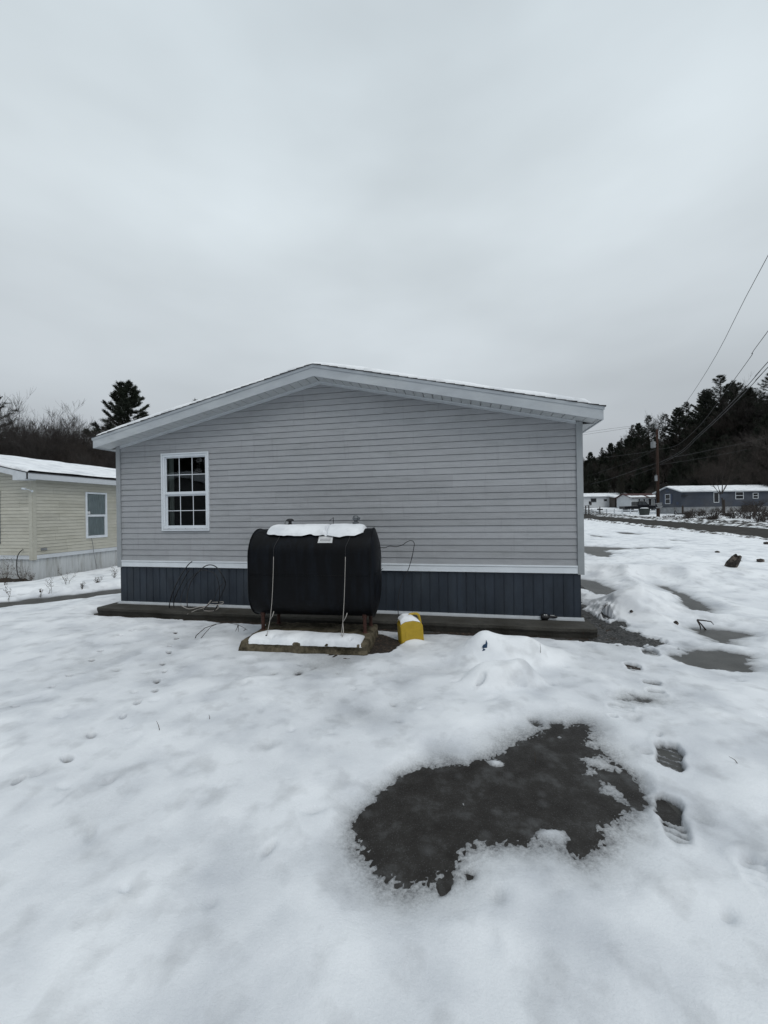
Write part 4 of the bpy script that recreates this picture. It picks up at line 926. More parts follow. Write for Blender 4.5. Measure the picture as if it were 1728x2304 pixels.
def twig(name, lines, label, lift=.02, r=.004, cat='twig', base=None, material=None):
    g0 = surf(*(base or lines[0][0])[:2]); t = thing(name, None, None, g0); mb = MB()
    for L in lines:
        P = []
        for i, q in enumerate(L):
            p = plane_pt(q[0], q[1], (g0.x, g0.y), (g0.x + 1, g0.y)) - g0 if len(q) == 2 else onwall(q[0], q[1], uv(g0.x, g0.y)[1] - .12 - 2 * q[2]) - g0
            P.append(p)
        mb.tube(P, [r * (1 - .6 * i / max(1, len(P) - 1)) for i in range(len(P))], 5)
    bpy.data.objects.remove(t); o = mb.build(name, material or M_['weed'], smooth=True); o.location = g0; return tag(o, label, cat)
zb_ = lambda x, y: (1550 + x / 9.32, 1220 + y / 9.32)
twig('twig', [[zb_(360, 1845), zb_(260, 1720), zb_(170, 1625)], [zb_(175, 1630), zb_(300, 1640), zb_(465, 1665), zb_(520, 1725)], [zb_(180, 1640), zb_(240, 1760), zb_(250, 1835)]], 'bent black twig standing by the bare driveway patch', r=.012, material=M_['bark2'])
L1 = [(*zc_(x, y), h) for x, y, h in ((895, 930, .0), (920, 870, .02), (1000, 800, .04), (1100, 765, .05), (1200, 750, .05), (1290, 765, .05), (1350, 790, .03), (1395, 820, .01))]
L2 = [(*zc_(x, y), h) for x, y, h in ((897, 928, .0), (955, 905, .01), (1000, 850, .02), (1060, 785, .03), (1120, 762, .05))]
L3 = [(*zc_(x, y), h) for x, y, h in ((1310, 770, .05), (1300, 800, .02), (1285, 832, .0))]; L4 = [(*zc_(x, y), h) for x, y, h in ((1310, 770, .05), (1312, 835, .0))]; L5 = [(*zc_(x, y), h) for x, y, h in ((1380, 812, .02), (1358, 828, .0))]
twig('branch', [L1, L2, L3, L4, L5], 'thin fallen branch lying on the snow left of the tank pad', r=.006, cat='branch', material=M_['bark2'])
for (x0, y0, x1, y1, lb) in ((1215, 1448, 1216, 1470, 'short dead stalk on the right flank of the snow mound'), (1640, 1702, 1664, 1717, 'loose dead stalk right of the boot prints'), (1203, 1690, 1204, 1727, 'dead stalk standing in the dark puddle'), (352, 1622, 360, 1643, 'short dead stalk in the snow front left'), (869, 1772, 874, 1760, 'tiny stalk at the left edge of the puddle'), (1228, 1388, 1228, 1405, 'short stem beside the slab edge'), (470, 1608, 472, 1618, 'tiny stalk in the snow below the tank')):
    g = surf(x1, y1); mb = MB(); a = at(x0, y0, g.y) - g
    mb.tube([(0, 0, -.02), a * .5 + Vector((.003, 0, 0)), a], [.0028, .0022, .001], 5); o = mb.build('stalk', M_['weed']); o.location = g; tag(o, lb, 'stalk')
# leafy weed sprig by the slab corner
g = surf(1348, 1385); mb = MB(); r_ = random.Random(3); tip = at(1362, 1362, g.y) - g
mb.tube([(0, 0, 0), tip], [.003, .0015], 5)
for i in range(16):
    f = r_.uniform(.4, 1.1); b = tip * f; d = Vector((r_.uniform(-.06, .08), r_.uniform(-.04, .04), r_.uniform(-.01, .05))); mb.tube([b, b + d], [.0018, .001], 4)
o = mb.build('weed', M_['weed']); o.location = g; tag(o, 'dry sprig of weed leaning beside the right slab corner', 'weed')
g = wl(3.95, .40, .02); mb = MB()
for i in range(14):
    p = Vector((r_.uniform(-.06, .06), r_.uniform(-.03, .03), 0)); mb.add([p, p + Vector((.03, .01, .02)), p + Vector((.01, .02, .05)), p + Vector((-.015, 0, .03))], [(0, 1, 2, 3)])
M_['leaf'] = mat('dead_leaf', (.09, .03, .018), .8, .3)
o = mb.build('dead_leaves', M_['leaf']); o.location = g; tag(o, 'red-brown dead leaves caught on the slab edge at the corner', 'leaves')

# ------------------------------------------------------------------ the cream neighbour
YO = wl(-10.04 - 4.0, -2.94, 0); YH = thing('mobile_home', 'cream lap-sided mobile home with white skirting at the left edge', 'mobile home', (YO.x, YO.y, 0), YAW)
yw = 4.0
G1 = lambda u, n, z: Vector((u, -n, z))
G2 = lambda u, n, z: Vector((yw + n, u, z))     # the long side facing right
yz0, yz1, ypk = .61, 2.89, 2.89 + .215 * 4.0
WG = lambda px, py: None
# window on the long side: from the photograph's outline
def side_pt(x, y):
    d = ray(x, y); nr = Vector((CU_, SU_, 0)); c = wl(-10.04, 0, 0); o = Vector((0, 0, EYE)); p = o + d * ((c - o).dot(nr) / d.dot(nr)); u, n = uv(p.x, p.y); return -n - 2.94, p.z
a0, zt = side_pt(191, 1107); a1, _ = side_pt(239, 1108); _, zb = side_pt(192, 1213)
a0, a1, zb, zt = a0, a1, zb + .02, zt
mb = MB(); siding(mb, G2, .0, 14, yz0, yz1, None, [(a0, a1, zb, zt)], seed=8, seam=True)
mb.build('side_wall', M_['cream'], YH)
mb = MB(); siding(mb, G1, -yw, yw, yz0, ypk, (ypk - .03, .215), [], seed=9); mb.build('wall', M_['cream'], YH)
mb = MB(); mb.box(yw - .10, yw + .016, -.022, .0, .47, yz1 - .02); mb.box(yw + .001, yw + .022, .0005, .10, .47, yz1 - .02); mb.build('corner_post', M_['creampost'], YH)
mb = MB(); mb.box(-yw, yw - .102, -.02, 0, .495, .605); mb.box(yw, yw + .02, .102, 14, .495, .605); mb.box(-yw, yw - .102, -.026, -.001, .58, .606); mb.build('trim_board', M_['wtrim'], YH)
mb = MB(); x = 0
def rib(mb, f, u0, u1, z0, z1, wd=.2):
    x = u0
    while x < u1:
        b = min(x + wd, u1); mb.add([f(x, .0, z0), f(b - .02, .0, z0), f(b - .02, .0, z1), f(x, .0, z1), f(b - .012, -.012, z0), f(b - .012, -.012, z1), f(b, 0, z0), f(b, 0, z1)], [(0, 1, 2, 3), (1, 4, 5, 2), (4, 6, 7, 5)]); x = b
rib(mb, lambda u, n, z: G1(u, n - .02, z), -yw, yw - .02, -.4, .50); rib(mb, lambda u, n, z: G2(u, n - .02, z), .02, 14, -.4, .50)
mb.build('skirting', M_['wskirt'], YH)
# roof
YOH = .28; yex = yw + .22
mb = MB(); sl2 = .215; zr = ypk + .16
for s in (-1, 1):
    vs = []
    for q in (0, yex + .03):
        for y, d in ((-YOH - .03, 0), (-YOH - .03, .016), (14.3, .016), (14.3, 0)): vs.append(Vector((s * q, y, zr - sl2 * q + d)))
    mb.add(vs, [(0, 1, 2, 3), (7, 6, 5, 4), (0, 4, 5, 1), (1, 5, 6, 2), (2, 6, 7, 3), (3, 7, 4, 0)])
yr = mb.build('roof', M_['shingle'], YH)
roof_snow(-yex, yex, -YOH, 14.2, lambda A: zr + .014 - sl2 * np.abs(A), .09, 90, step=.12, rows=50).build('snow_cover', M_['roofsnow'], yr, smooth=True)
mb = MB(); ze = zr - sl2 * yex
mb.box(yex, yex + .02, -YOH, 14.2, ze - .175, ze - .003)
for s in (-1, 1):
    vs = []
    for q in (0, yex - .001):
        for y, d in ((-YOH - .02, -.165), (-YOH, -.165), (-YOH, -.004), (-YOH - .02, -.004)): vs.append(Vector((s * q, y, zr - sl2 * q + d)))
    mb.add(vs, [(0, 1, 2, 3), (7, 6, 5, 4), (0, 4, 5, 1), (1, 5, 6, 2), (2, 6, 7, 3), (3, 7, 4, 0)])
mb.box(yw - .28, yex - .012, -YOH - .001, -.03, ze - .20, ze - .168)
mb.box(yw - .28, yex - .03, -YOH - .024, -YOH - .0205, ze - .20, ze - .02)
mb.build('fascia', M_['wtrim'], YH)
mb = MB(); mb.box(yw + .001, yex - .001, .0, 14.2, ze - .165, ze - .155)
for s in (-1, 1):
    vs = [Vector((s * q, y, zr - sl2 * q - .16)) for q in (0, yex - .01) for y in (-YOH, 0.0)]; mb.add(vs, [(0, 1, 3, 2)])
mb.build('soffit', M_['wtrim'], YH)
mb = MB(); mb.box(yex + .003, yex + .024, -YOH - .03, -YOH + .0, ze - .18, ze - .01); mb.build('corner_gap', M_['black'], YH)
mb = MB()
def frame_side(mb, u0, u1, z0, z1, t, n0, n1):
    for (a, b, c, d) in ((u0, u1, z0, z0 + t), (u0, u1, z1 - t, z1), (u0, u0 + t, z0 + t, z1 - t), (u1 - t, u1, z0 + t, z1 - t)): mb.box(yw + n0, yw + n1, a, b, c, d)
frame_side(mb, a0, a1, zb, zt, .055, -.02, .035); zm = (zb + zt) / 2 + .0
yww = mb.build('window', M_['white'], YH)
mb = MB(); mb.box(yw - .01, yw + .022, a0 + .055, a1 - .055, zm - .02, zm + .02); frame_side(mb, a0 + .0555, a1 - .0555, zb + .0555, zm - .0205, .03, -.012, .018); mb.build('sash', M_['white'], yww)
for xx, ya, yb_, za, zc2 in ((yw, a0 + .055, a1 - .055, zm + .02, zt - .055), (yw - .005, a0 + .085, a1 - .085, zb + .085, zm - .05)):
    mb = MB(); mb.add([Vector((xx, ya, za)), Vector((xx, yb_, za)), Vector((xx, yb_, zc2)), Vector((xx, ya, zc2))], [(0, 1, 2, 3)]); mb.build('pane', M_['glass'], yww)
mb = MB(); mb.box(yw - .028, yw - .022, a0 - .1, a1 + .1, zb - .1, zt + .1); mb.build('blind', M_['curtain'], yww)
mb = MB(); mb.box(yw - .0025, yw + .0035, a0 + .075, a0 + .18, zm + .04, zm + .13); mb.build('notice', M_['label'], yww)
# frame edge of a second window on the gable, cut by the picture edge
mb = MB(); q0 = onwall(1, 1105, -2.94); q1 = onwall(1, 1224, -2.94); lx = hl(q0).x + 14.04
mb.box(lx - .8, lx, -.03, .0, q1.z, q1.z + .05); mb.box(lx - .8, lx, -.03, .0, q0.z - .05, q0.z); mb.box(lx - .05, lx, -.031, .0, q1.z, q0.z); mb.build('gable_window', M_['dull'], YH)
mb = MB(); mb.add([Vector((lx - .8, -.016, q1.z + .05)), Vector((lx - .05, -.016, q1.z + .05)), Vector((lx - .05, -.016, q0.z - .05)), Vector((lx - .8, -.016, q0.z - .05))], [(0, 1, 2, 3)]); mb.build('gable_pane', M_['glass'], YH)
# camera, outlet
p = onwall(54, 1100, -2.78); 
SC = thing('security_camera', 'small white security camera on the cream gable wall beside the corner', 'security camera', p, YAW)
mb = MB(); mb.tube([(-.05, -.02, .01), (.04, .02, .0)], .032, 10); mb.build('housing', M_['white'], SC, smooth=True)
mb = MB(); mb.tube([(-.0505, -.0205, .01), (-.058, -.024, .011)], .022, 10); mb.build('lens', M_['black'], SC)
mb = MB(); mb.tube([(.03, .02, .0), (.08, .06, -.02), (.10, .14, -.06)], .010, 6); mb.tube([(.10, .13, -.06), (.10, .155, -.06)], .035, 10); mb.build('bracket', M_['white'], SC)
mb = MB(); a, z_ = side_pt(91, 1237); a2, z2_ = side_pt(100, 1232); mb.box(yw + .012, yw + .03, a, a2 + .06, z_ - .02, z_ + .045); mb.build('outlet_vent', M_['dull'], YH)
def hose(px_, name, label, r, material, Z=None):
    mb = MB(); P = [Vector(q) for q in px_]; mb.tube(spline(P, 5), r, 6); o = mb.build(name, material, smooth=True); tag(o, label, 'cable'); return o
hose([onwall(x / 5.925, 1000 + y / 5.925, nn) for x, y, nn in ((310, 1400, -2.9), (270, 1430, -2.85), (235, 1490, -2.8), (222, 1600, -2.75), (235, 1730, -2.7), (285, 1815, -2.6))], 'hose', 'dark hose hanging down the skirting left of the cream house corner', .012, M_['black'])
def sidew(x, y, off):
    a, z = side_pt(x, y); return wl(-10.04 + off, -2.94 - a, z)
hose([sidew(x / 5.925, 1000 + y / 5.925, .05) for x, y in ((1205, 1250), (1225, 1350), (1235, 1450), (1260, 1570), (1272, 1640), (1245, 1715))], 'hanging_cord', 'thin cord hanging below the cream house window', .007, M_['grey'])
hose([gnd(x / 5.925, 1000 + y / 5.925) + Vector((0, 0, h)) for x, y, h in ((330, 1825, .1), (270, 1845, .14), (200, 1880, .14), (130, 1915, .1))], 'garden_hose', 'pale hose lying on the dark flower bed at the left', .014, M_['wire'])

# ------------------------------------------------------------------ dead weeds on the drift
def weed(px_, py_, h, n, label, seed, spread=.42, r=.0042, group=None, leaf=True):
    g = gnd(px_, py_, .1); r_ = random.Random(seed); mb = MB()
    for k in range(n):
        a = r_.uniform(0, 6.28); s = r_.uniform(.2, 1) * spread * h; hh = h * r_.uniform(.55, 1); p = Vector((r_.uniform(-.05, .05), r_.uniform(-.05, .05), -.08)); pts = [p]
        for i in range(1, 5):
            t = i / 4; pts.append(Vector((math.cos(a) * s * t ** 1.4, math.sin(a) * s * t ** 1.4, hh * t)) + Vector((r_.uniform(-.02, .02), r_.uniform(-.02, .02), 0)))
        mb.tube(pts, [r, r * .9, r * .8, r * .6, r * .35], 4)
        for q in pts[2:]:
            for _ in range(3 if leaf else 1):
                d = Vector((r_.uniform(-1, 1), r_.uniform(-1, 1), r_.uniform(-.2, 1))) * .06 * (h / .4); mb.tube([q, q + d], [r * .6, r * .3], 3)
                if leaf:
                    c = q + d; mb.add([c, c + Vector((.008, .0, .005)), c + Vector((.004, .004, .018)), c + Vector((-.005, 0, .008))], [(0, 1, 2, 3)])
    o = mb.build('dead_weed', M_['weed']); o.location = g; tag(o, label, 'weed', group)
for (a, b, h, n, lb, sd_) in ((12, 1322, .75, 12, 'tall tangled dead weeds at the far left against the white skirting', 1), (52, 1312, .45, 9, 'brown dead weed clump left of the cream house corner', 2), (70, 1312, .3, 7, 'drooping brown weed in front of the cream house corner', 3), (113, 1332, .32, 3, 'short leafy dead weed on the drift right of the cream corner', 4), (150, 1322, .5, 4, 'leafy dead weed in the middle of the drift', 5), (222, 1318, .22, 9, 'low fan of dead grass blades on the drift', 6), (258, 1306, .4, 5, 'thin dead stems on the drift beside the grey home', 7), (93, 1336, .12, 4, 'tiny dead tuft at the lower edge of the drift', 8), (185, 1325, .16, 5, 'sparse dead tuft between the leafy weed and the grass fan', 9), (20, 1345, .25, 3, 'bowed dead stem at the lower left of the drift', 10)):
    weed(a, b, h, n, lb, sd_)

# ------------------------------------------------------------------ trees
def blade(mb, c, d, L, wd, r_):
    s = Vector((r_.uniform(-1, 1), r_.uniform(-1, 1), r_.uniform(-1, 1))).cross(d)
    if s.length < 1e-4: return
    s.normalize(); s *= wd; mb.add([c - s, c + s, c + d * L + s * .4, c + d * L - s * .4], [(0, 1, 2, 3)])
def make_pine(seed, h, wide, needle, bare=.18, dens=1.0, gaps=.12, name='pine_tree', droop=.1):
    r_ = random.Random(seed); tr = MB(); cr_ = MB(); lean = r_.uniform(-.02, .02)
    trunk = [Vector((lean * h * t * t * 3 + .1 * math.sin(t * 6 + seed), .08 * math.cos(t * 5), h * t)) for t in [i / 10 for i in range(11)]]
    tr.tube(trunk, [h * .014 * (1 - .92 * i / 10) + .01 for i in range(11)], 7)
    z = h * bare
    while z < h * .985:
        t = (z / h - bare) / (1 - bare); nb = r_.randint(4, 6); a0 = r_.uniform(0, 6.28)
        prof = wide * h * (min(1, .55 + 1.1 * t) if t < .4 else ((1 - t) / .6) ** .75)
        for b in range(nb):
            if r_.random() < gaps: continue
            a = a0 + b * 6.283 / nb + r_.uniform(-.3, .3); L = max(.35, prof * r_.uniform(.6, 1.18)); i = int(z / h * 10); base = trunk[min(i, 10)].copy(); base.z = z
            pts = []; up = .15 + .45 * t
            for k in range(6):
                q = k / 5; pts.append(base + Vector((math.cos(a) * L * q, math.sin(a) * L * q, L * (up * q * q * 1.1 - droop * math.sin(q * 3.1) * (1 - t)))))
            tr.tube(pts, [.012 * L * (1 - .85 * k / 5) + .008 for k in range(6)], 4, False)
            nt_ = int((7 + 9 * L) * dens)
            for k in range(nt_):
                q = r_.uniform(.22, 1.03) ** .8; j = min(int(q * 5), 4); c = pts[j].lerp(pts[j + 1], min(1, q * 5 - j)); sp = L * .20 * (1.1 - .6 * q)
                side = r_.uniform(-1, 1); c = c + Vector((-math.sin(a) * side * sp, math.cos(a) * side * sp, r_.uniform(-.03, .10) * L * .5))
                tr_d = Vector((math.cos(a), math.sin(a), .55)) * .7 + Vector((-math.sin(a) * side, math.cos(a) * side, .0)) * .6
                for m_i in range(6):
                    d = tr_d + Vector((r_.uniform(-.7, .7), r_.uniform(-.7, .7), r_.uniform(-.35, .7))); d.normalize(); blade(cr_, c + Vector((r_.uniform(-.1, .1), r_.uniform(-.1, .1), r_.uniform(-.06, .06))), d, r_.uniform(.18, .42), r_.uniform(.014, .032), r_)
        z += h * r_.uniform(.026, .042) * (1 if t < .8 else .7)
    o = thing(name, None, None); tr.build('trunk', M_['bark2'], o); cr_.build('crown', needle, o); return o
def make_bare(seed, h, spread=.9, depth=5, name='bare_tree', material=None, nmain=5, fan=.5, rad=.012):
    r_ = random.Random(seed); tr = MB(); tw = MB(); material = material or M_['bark']
    def grow(p, d, L, r, lev):
        pts = [p]; cur = p.copy(); dd = d.copy(); n = 4
        for i in range(n):
            dd = dd + Vector((r_.uniform(-.16, .16), r_.uniform(-.16, .16), r_.uniform(-.04, .14))); dd.normalize(); cur = cur + dd * (L / n); pts.append(cur.copy())
        rs_ = [r * (1 - .55 * i / n) for i in range(n + 1)]
        (tr if lev < 2 else tw).tube(pts, rs_, 5 if lev < 2 else 3, False)
        if lev >= depth: return
        k = (nmain if lev == 0 else 4) + r_.randint(0, 1)
        for c in range(k):
            f = r_.uniform(.35, 1.0) if lev else r_.uniform(.32, 1.0); j = min(int(f * n), n - 1); b = pts[j].lerp(pts[j + 1], f * n - j)
            a = Vector((r_.uniform(-1, 1), r_.uniform(-1, 1), r_.uniform(-.3, .5))); a = a - dd * a.dot(dd); a.normalize()
            nd = dd * (1 - fan * .4) + a * fan * spread * 1.3 + Vector((0, 0, .15)); nd.normalize()
            grow(b, nd, L * r_.uniform(.48, .72), max(.008, rs_[j] * r_.uniform(.45, .6)), lev + 1)
    grow(Vector((0, 0, -.2)), Vector((r_.uniform(-.05, .05), r_.uniform(-.05, .05), 1)), h * .56, h * rad, 0)
    o = thing(name, None, None); tr.build('trunk', material, o); tw.build('crown', material, o); return o
def place(src, first, x, y, z, s, rz_, label, cat, group=None):
    o = src if first else copy_tree(src); o.location = (x, y, z); o.scale = (s, s, s); o.rotation_euler = (0, 0, rz_); tag(o, label, cat, group)
    return o
PROTO = {}
PROTO['pA'] = [make_pine(1, 18, .20, M_['needle']), False]; PROTO['pB'] = [make_pine(2, 18, .16, M_['needle2'], .12), False]; PROTO['pC'] = [make_pine(9, 18, .24, M_['needle'], .25, 1.0, .2), False]
PROTO['pD'] = [make_pine(14, 18, .25, M_['needle3'], .06, 4.0, .0), False]
PROTO['b1'] = [make_bare(3, 12, .9), False]; PROTO['b2'] = [make_bare(5, 12, .7, 5, fan=.42), False]; PROTO['b3'] = [make_bare(8, 12, 1.1, 5, material=M_['bark2'], fan=.55), False]
PROTO['b4'] = [make_bare(12, 12, .9, 5, material=M_['bark2'], nmain=7), False]
HT = {k: max(max(v.co.z for v in c.data.vertices) for c in o.children) for k, (o, _) in PROTO.items()}
def tree_at(kind, px_, top_py, Y, label, cat, group=None, base=None, rz_=None):
    """tree whose tip shows at the given height, standing at distance Y"""
    src, used = PROTO[kind]; tip = at(px_, top_py, Y); zb0 = float(T(tip.x, tip.y)) - .3 if base is None else base
    h0 = HT[kind]; s = (tip.z - zb0) / h0
    o = place(src, not used, tip.x, tip.y, zb0, s, rnd.uniform(0, 6.28) if rz_ is None else rz_, label, cat, group); PROTO[kind][1] = True; return o
# behind the cream house
tree_at('pD', 285, 858, 40, 'tall dark pine rising above the left eave of the grey home', 'pine tree', rz_=2.2)
tree_at('pC', -62, 835, 34, 'dark pine cut off by the left picture edge', 'pine tree')
tree_at('pB', 428, 893, 46, 'pine whose tip just shows over the grey roof', 'pine tree')
tree_at('b1', 62, 868, 30, 'bare tree standing tallest of the leafless trees at far left', 'bare tree')
for i, (a, b) in enumerate(((14, 884), (40, 872), (84, 898), (108, 914), (138, 922), (170, 938), (200, 946), (222, 952))):
    tree_at(('b1', 'b2')[i % 2], a, b, 31 + i * 1.1, ('first', 'second', 'third', 'fourth', 'fifth', 'sixth', 'seventh', 'eighth')[i] + ' from the left of the tall leafless treetops against the sky behind the cream house', 'bare tree', 'tall leafless treetops behind the cream house')
GL = 'leafless trees behind the cream house'
def tz_(p): return 'at the picture edge' if p < 60 else 'above the middle of its roof' if p < 150 else 'left of the tall pine' if p < 215 else 'below the tall pine'
for i in range(34):
    px_ = -20 + i * 10 + rnd.uniform(-8, 8); top = 905 + .22 * px_ + rnd.uniform(-6, 35) if px_ < 220 else 955 + rnd.uniform(-5, 30)
    tree_at(('b1', 'b2', 'b4', 'b3')[i % 4], px_, top, rnd.uniform(30, 46), 'bare tree in the thicket behind the cream house, ' + tz_(px_), 'bare tree', GL + ', ' + tz_(px_))
for i in range(7):
    tree_at(('pA', 'pB')[i % 2], 120 + i * 25, 1000 + rnd.uniform(-8, 10), rnd.uniform(48, 56), 'low dark pine deep in the thicket behind the cream house', 'pine tree', 'dark pines deep in the thicket')
# wooded hill at the right
def hill_z(X, Y, A, B):
    k = ss(42, 95, A + .25 * (B + 60) * 0) ; return T(X, Y) + 22 * ss(40, 110, X * .78 + (Y - 60) * .30 + 6) * ss(230, 105, Y - .25 * X) - .6
def hz(x, y):
    return float(hill_z(np.array([x]), np.array([y]), 0, 0)[0])
sheet('hill', np.arange(38, 260, 4.), np.arange(20, 330, 5.), lambda X, Y, A, B: np.where((X / Y > .45) & (X * .78 + (Y - 60) * .3 + 6 > 42), hill_z(X, Y, A, B), T(X, Y) - 1.5), M_['hillm'])
sheet('wooded_slope', np.arange(-200, 40, 8.), np.arange(120, 260, 10.), lambda X, Y, A, B: np.clip((Y - 120) * .06, 0, 4) * ss(-60, 0, X * -1 - 0) - 1, M_['hillm'])
SKY = [(1309, 1029), (1348, 1008), (1397, 981), (1424, 954), (1457, 930), (1484, 932), (1517, 923), (1547, 902), (1568, 899), (1596, 869), (1620, 842), (1659, 854), (1698, 860), (1725, 839), (1790, 830)]
def skyline(px_): return float(np.interp(px_, [a for a, b in SKY], [b for a, b in SKY]))
def hill_tree(kind, px_, py_, Y, label, cat, group=None, rz_=None):
    tip = at(px_, py_, Y); zb0 = hz(tip.x, tip.y) if tip.x * .78 + (Y - 60) * .3 + 6 > 42 else float(T(tip.x, tip.y))
    if tip.z - zb0 < 6: zb0 = tip.z - 6 - rnd.uniform(0, 2)
    if tip.z - zb0 > 24: zb0 = tip.z - 24
    return tree_at(kind, px_, py_, Y, label, cat, group, base=zb0, rz_=rz_)
for (kd, a, b, Y, lb) in (('pD', 1580, 880, 88, 'dense pine filling the ridge left of the broad pine'), ('pD', 1640, 862, 84, 'dense pine filling the ridge between the two tallest pines'), ('pD', 1692, 868, 80, 'dense pine on the ridge under the two thick cables'), ('pD', 1530, 915, 95, 'dense pine on the skyline under the second wire'), ('pD', 1440, 950, 104, 'dense pine on the skyline just left of the pole top'), ('pC', 1620, 842, 84, 'tallest pine on the ridge, with spreading layered boughs'), ('pA', 1592, 872, 86, 'broad pine on the ridge left of the tallest pine'), ('pA', 1547, 901, 92, 'round-topped pine on the skyline under the highest wire'), ('pC', 1660, 860, 80, 'broad pine on the ridge right of the tallest pine'), ('pA', 1728, 836, 74, 'dark pine at the ridge cut off by the right picture edge'),
                      ('pB', 1312, 1024, 112, 'first small pine past the grey home corner on the skyline'), ('pD', 1330, 1016, 112, 'small dense pine second past the grey home corner'), ('pB', 1352, 1006, 111, 'small pine third past the grey home corner'), ('pD', 1372, 996, 110, 'small dense pine fourth past the grey home corner'), ('b2', 1680, 842, 78, 'bare spindly treetop above the ridge pines'), ('pA', 1460, 932, 100, 'pointed pine on the skyline left of the utility pole'), ('pB', 1418, 955, 108, 'pine low on the skyline where the hill drops left'), ('pA', 1493, 930, 100, 'pine on the skyline just right of the utility pole'), ('pB', 1395, 985, 112, 'small pine near the left end of the hill'), ('b2', 1470, 918, 104, 'bare treetops showing between the skyline pines')):
    hill_tree(kd, a, b, Y, lb, 'pine tree' if kd[0] == 'p' else 'bare tree')
GP = 'pines covering the wooded hill'; GB = 'leafless trees on the wooded hill'
def zone(px_, f):
    return ('lower', 'middle', 'upper')[2 - min(2, int(f * 3))] + ' hillside ' + ('left of the utility pole' if px_ < 1478 else 'above the blue house gable' if px_ < 1570 else 'above the blue house roof' if px_ < 1660 else 'toward the right picture edge')
for i in range(96):
    px_ = rnd.uniform(1290, 1765) if i % 3 else rnd.uniform(1290, 1480); f = rnd.random(); sk = skyline(px_); py_ = sk + 6 + (1085 - sk) * f * .8; Y = (118 - (px_ - 1300) * .085) * (1 - .28 * f)
    zn = zone(px_, f); hill_tree(('pA', 'pD', 'pC', 'pB', 'pD')[i % 5], px_, py_, Y, 'dark pine on the ' + zn, 'pine tree', 'pines on the ' + zn)
for i in range(66):
    px_ = rnd.uniform(1300, 1765); f = rnd.random(); sk = skyline(px_); py_ = sk + 14 + (1080 - sk) * f * .85; Y = (117 - (px_ - 1300) * .085) * (1 - .32 * f)
    zn = zone(px_, f); hill_tree(('b1', 'b2', 'b3', 'b4')[i % 4], px_, py_, Y, 'leafless tree on the ' + zn, 'bare tree', 'leafless trees on the ' + zn)
for i in range(36):      # the wood goes on past the right picture edge and behind the grey home
    px_ = rnd.uniform(1790, 2350); f = rnd.random(); Y = rnd.uniform(56, 84)
    hill_tree(('pA', 'pD', 'b3')[i % 3], px_, 830 + 150 * f - (px_ - 1790) * .12, Y, 'tree of the wooded hill beyond the right picture edge', 'tree', 'woods beyond the right picture edge')
for i in range(26):
    px_ = 470 + i * 31 + rnd.uniform(-10, 10)
    tree_at(('pA', 'pD', 'b2', 'b3')[i % 4], px_, 1052 + rnd.uniform(0, 26), rnd.uniform(70, 105), 'tree of the woods hidden behind the grey home', 'tree', 'woods hidden behind the grey home')
# nearer trees round the blue house
for (kd, a, b, Y, lb) in (('b3', 1742, 925, 44, 'big bare tree at the right edge with boughs over the blue house'), ('b4', 1624, 985, 52, 'bare tree with a dark trunk in front of the blue house'), ('b4', 1700, 1000, 58, 'bare tree behind the blue house toward the right edge')):
    t_ = tree_at(kd, a, b, Y, lb, 'bare tree')
tree_at('b2', 1396, 1078, 84, 'small bare tree behind the white house roof', 'bare tree')
# snow-laden small conifer left
sp = make_pine(31, 5, .26, M_['needle'], .03, 1.0, .05, 'spruce_tree'); q = at(1332, 1086, 86); sp.scale = (1.25,) * 3; sp.location = (q.x, q.y, q.z - 6.2); tag(sp, 'small snow-dusted spruce behind the far white house', 'spruce tree')
mb = MB(); r_ = random.Random(4)
for i in range(70):
    t = r_.uniform(.05, .95); a = r_.uniform(0, 6.28); rr_ = 1.3 * (1 - t) * r_.uniform(.5, 1); c = Vector((math.cos(a) * rr_, math.sin(a) * rr_, 5 * t)); mb.lathe([(.01, -.04), (.22, -.03), (.2, .03), (.05, .06)], c, 6)
mb.build('snow_cover', M_['roofsnow'], sp)

# ------------------------------------------------------------------ utility pole and wires
PA = at(1481, 1165, 48); PH = at(1479, 966, 48).z - PA.z
pole = thing('utility_pole', 'tall weathered wooden utility pole with a grey transformer beside the road', 'utility pole', (PA.x, PA.y, PA.z), 0)
top = at(1478, 966, 48) - PA
mb = MB(); mb.tube([(0, 0, -.5), top * .33, top * .66, top], [.19, .17, .15, .125], 12); mb.build('shaft', M_['polewood'], pole, smooth=True)
mb = MB(); mb.tube([top + Vector((-.02, 0, -.2)), top + Vector((-.10, 0, .15)), top + Vector((-.22, 0, .40)), top + Vector((-.2, 0, .62))], .05, 6); mb.tube([top + Vector((-.08, 0, .25)), top + Vector((.10, 0, .66))], .045, 6); mb.build('insulator_bracket', M_['dull'], pole)
c = at(1469.5, 1001, 48) - PA
mb = MB(); mb.lathe([(.24, -.36), (.26, -.34), (.26, .33), (.22, .38), (.05, .40)], c, 14); mb.lathe([(.06, .38), (.05, .5), (.10, .54), (.10, .62), (.03, .66)], c, 8); mb.box(c.x + .22, c.x + .5, c.y - .05, c.y + .05, c.z - .2, c.z - .12); mb.box(c.x + .22, c.x + .5, c.y - .05, c.y + .05, c.z + .15, c.z + .23); mb.build('transformer', M_['dull'], pole)
c = at(1475.5, 1076, 47.8) - PA
mb = MB(); mb.box(c.x - .12, c.x + .14, c.y - .1, c.y + .05, c.z - .34, c.z + .32); mb.tube([(c.x + .05, c.y, c.z + .32), (c.x + .05, c.y, c.z + .5)], .02, 6); mb.build('meter_box', M_['dull'], pole)
r_ = random.Random(8)
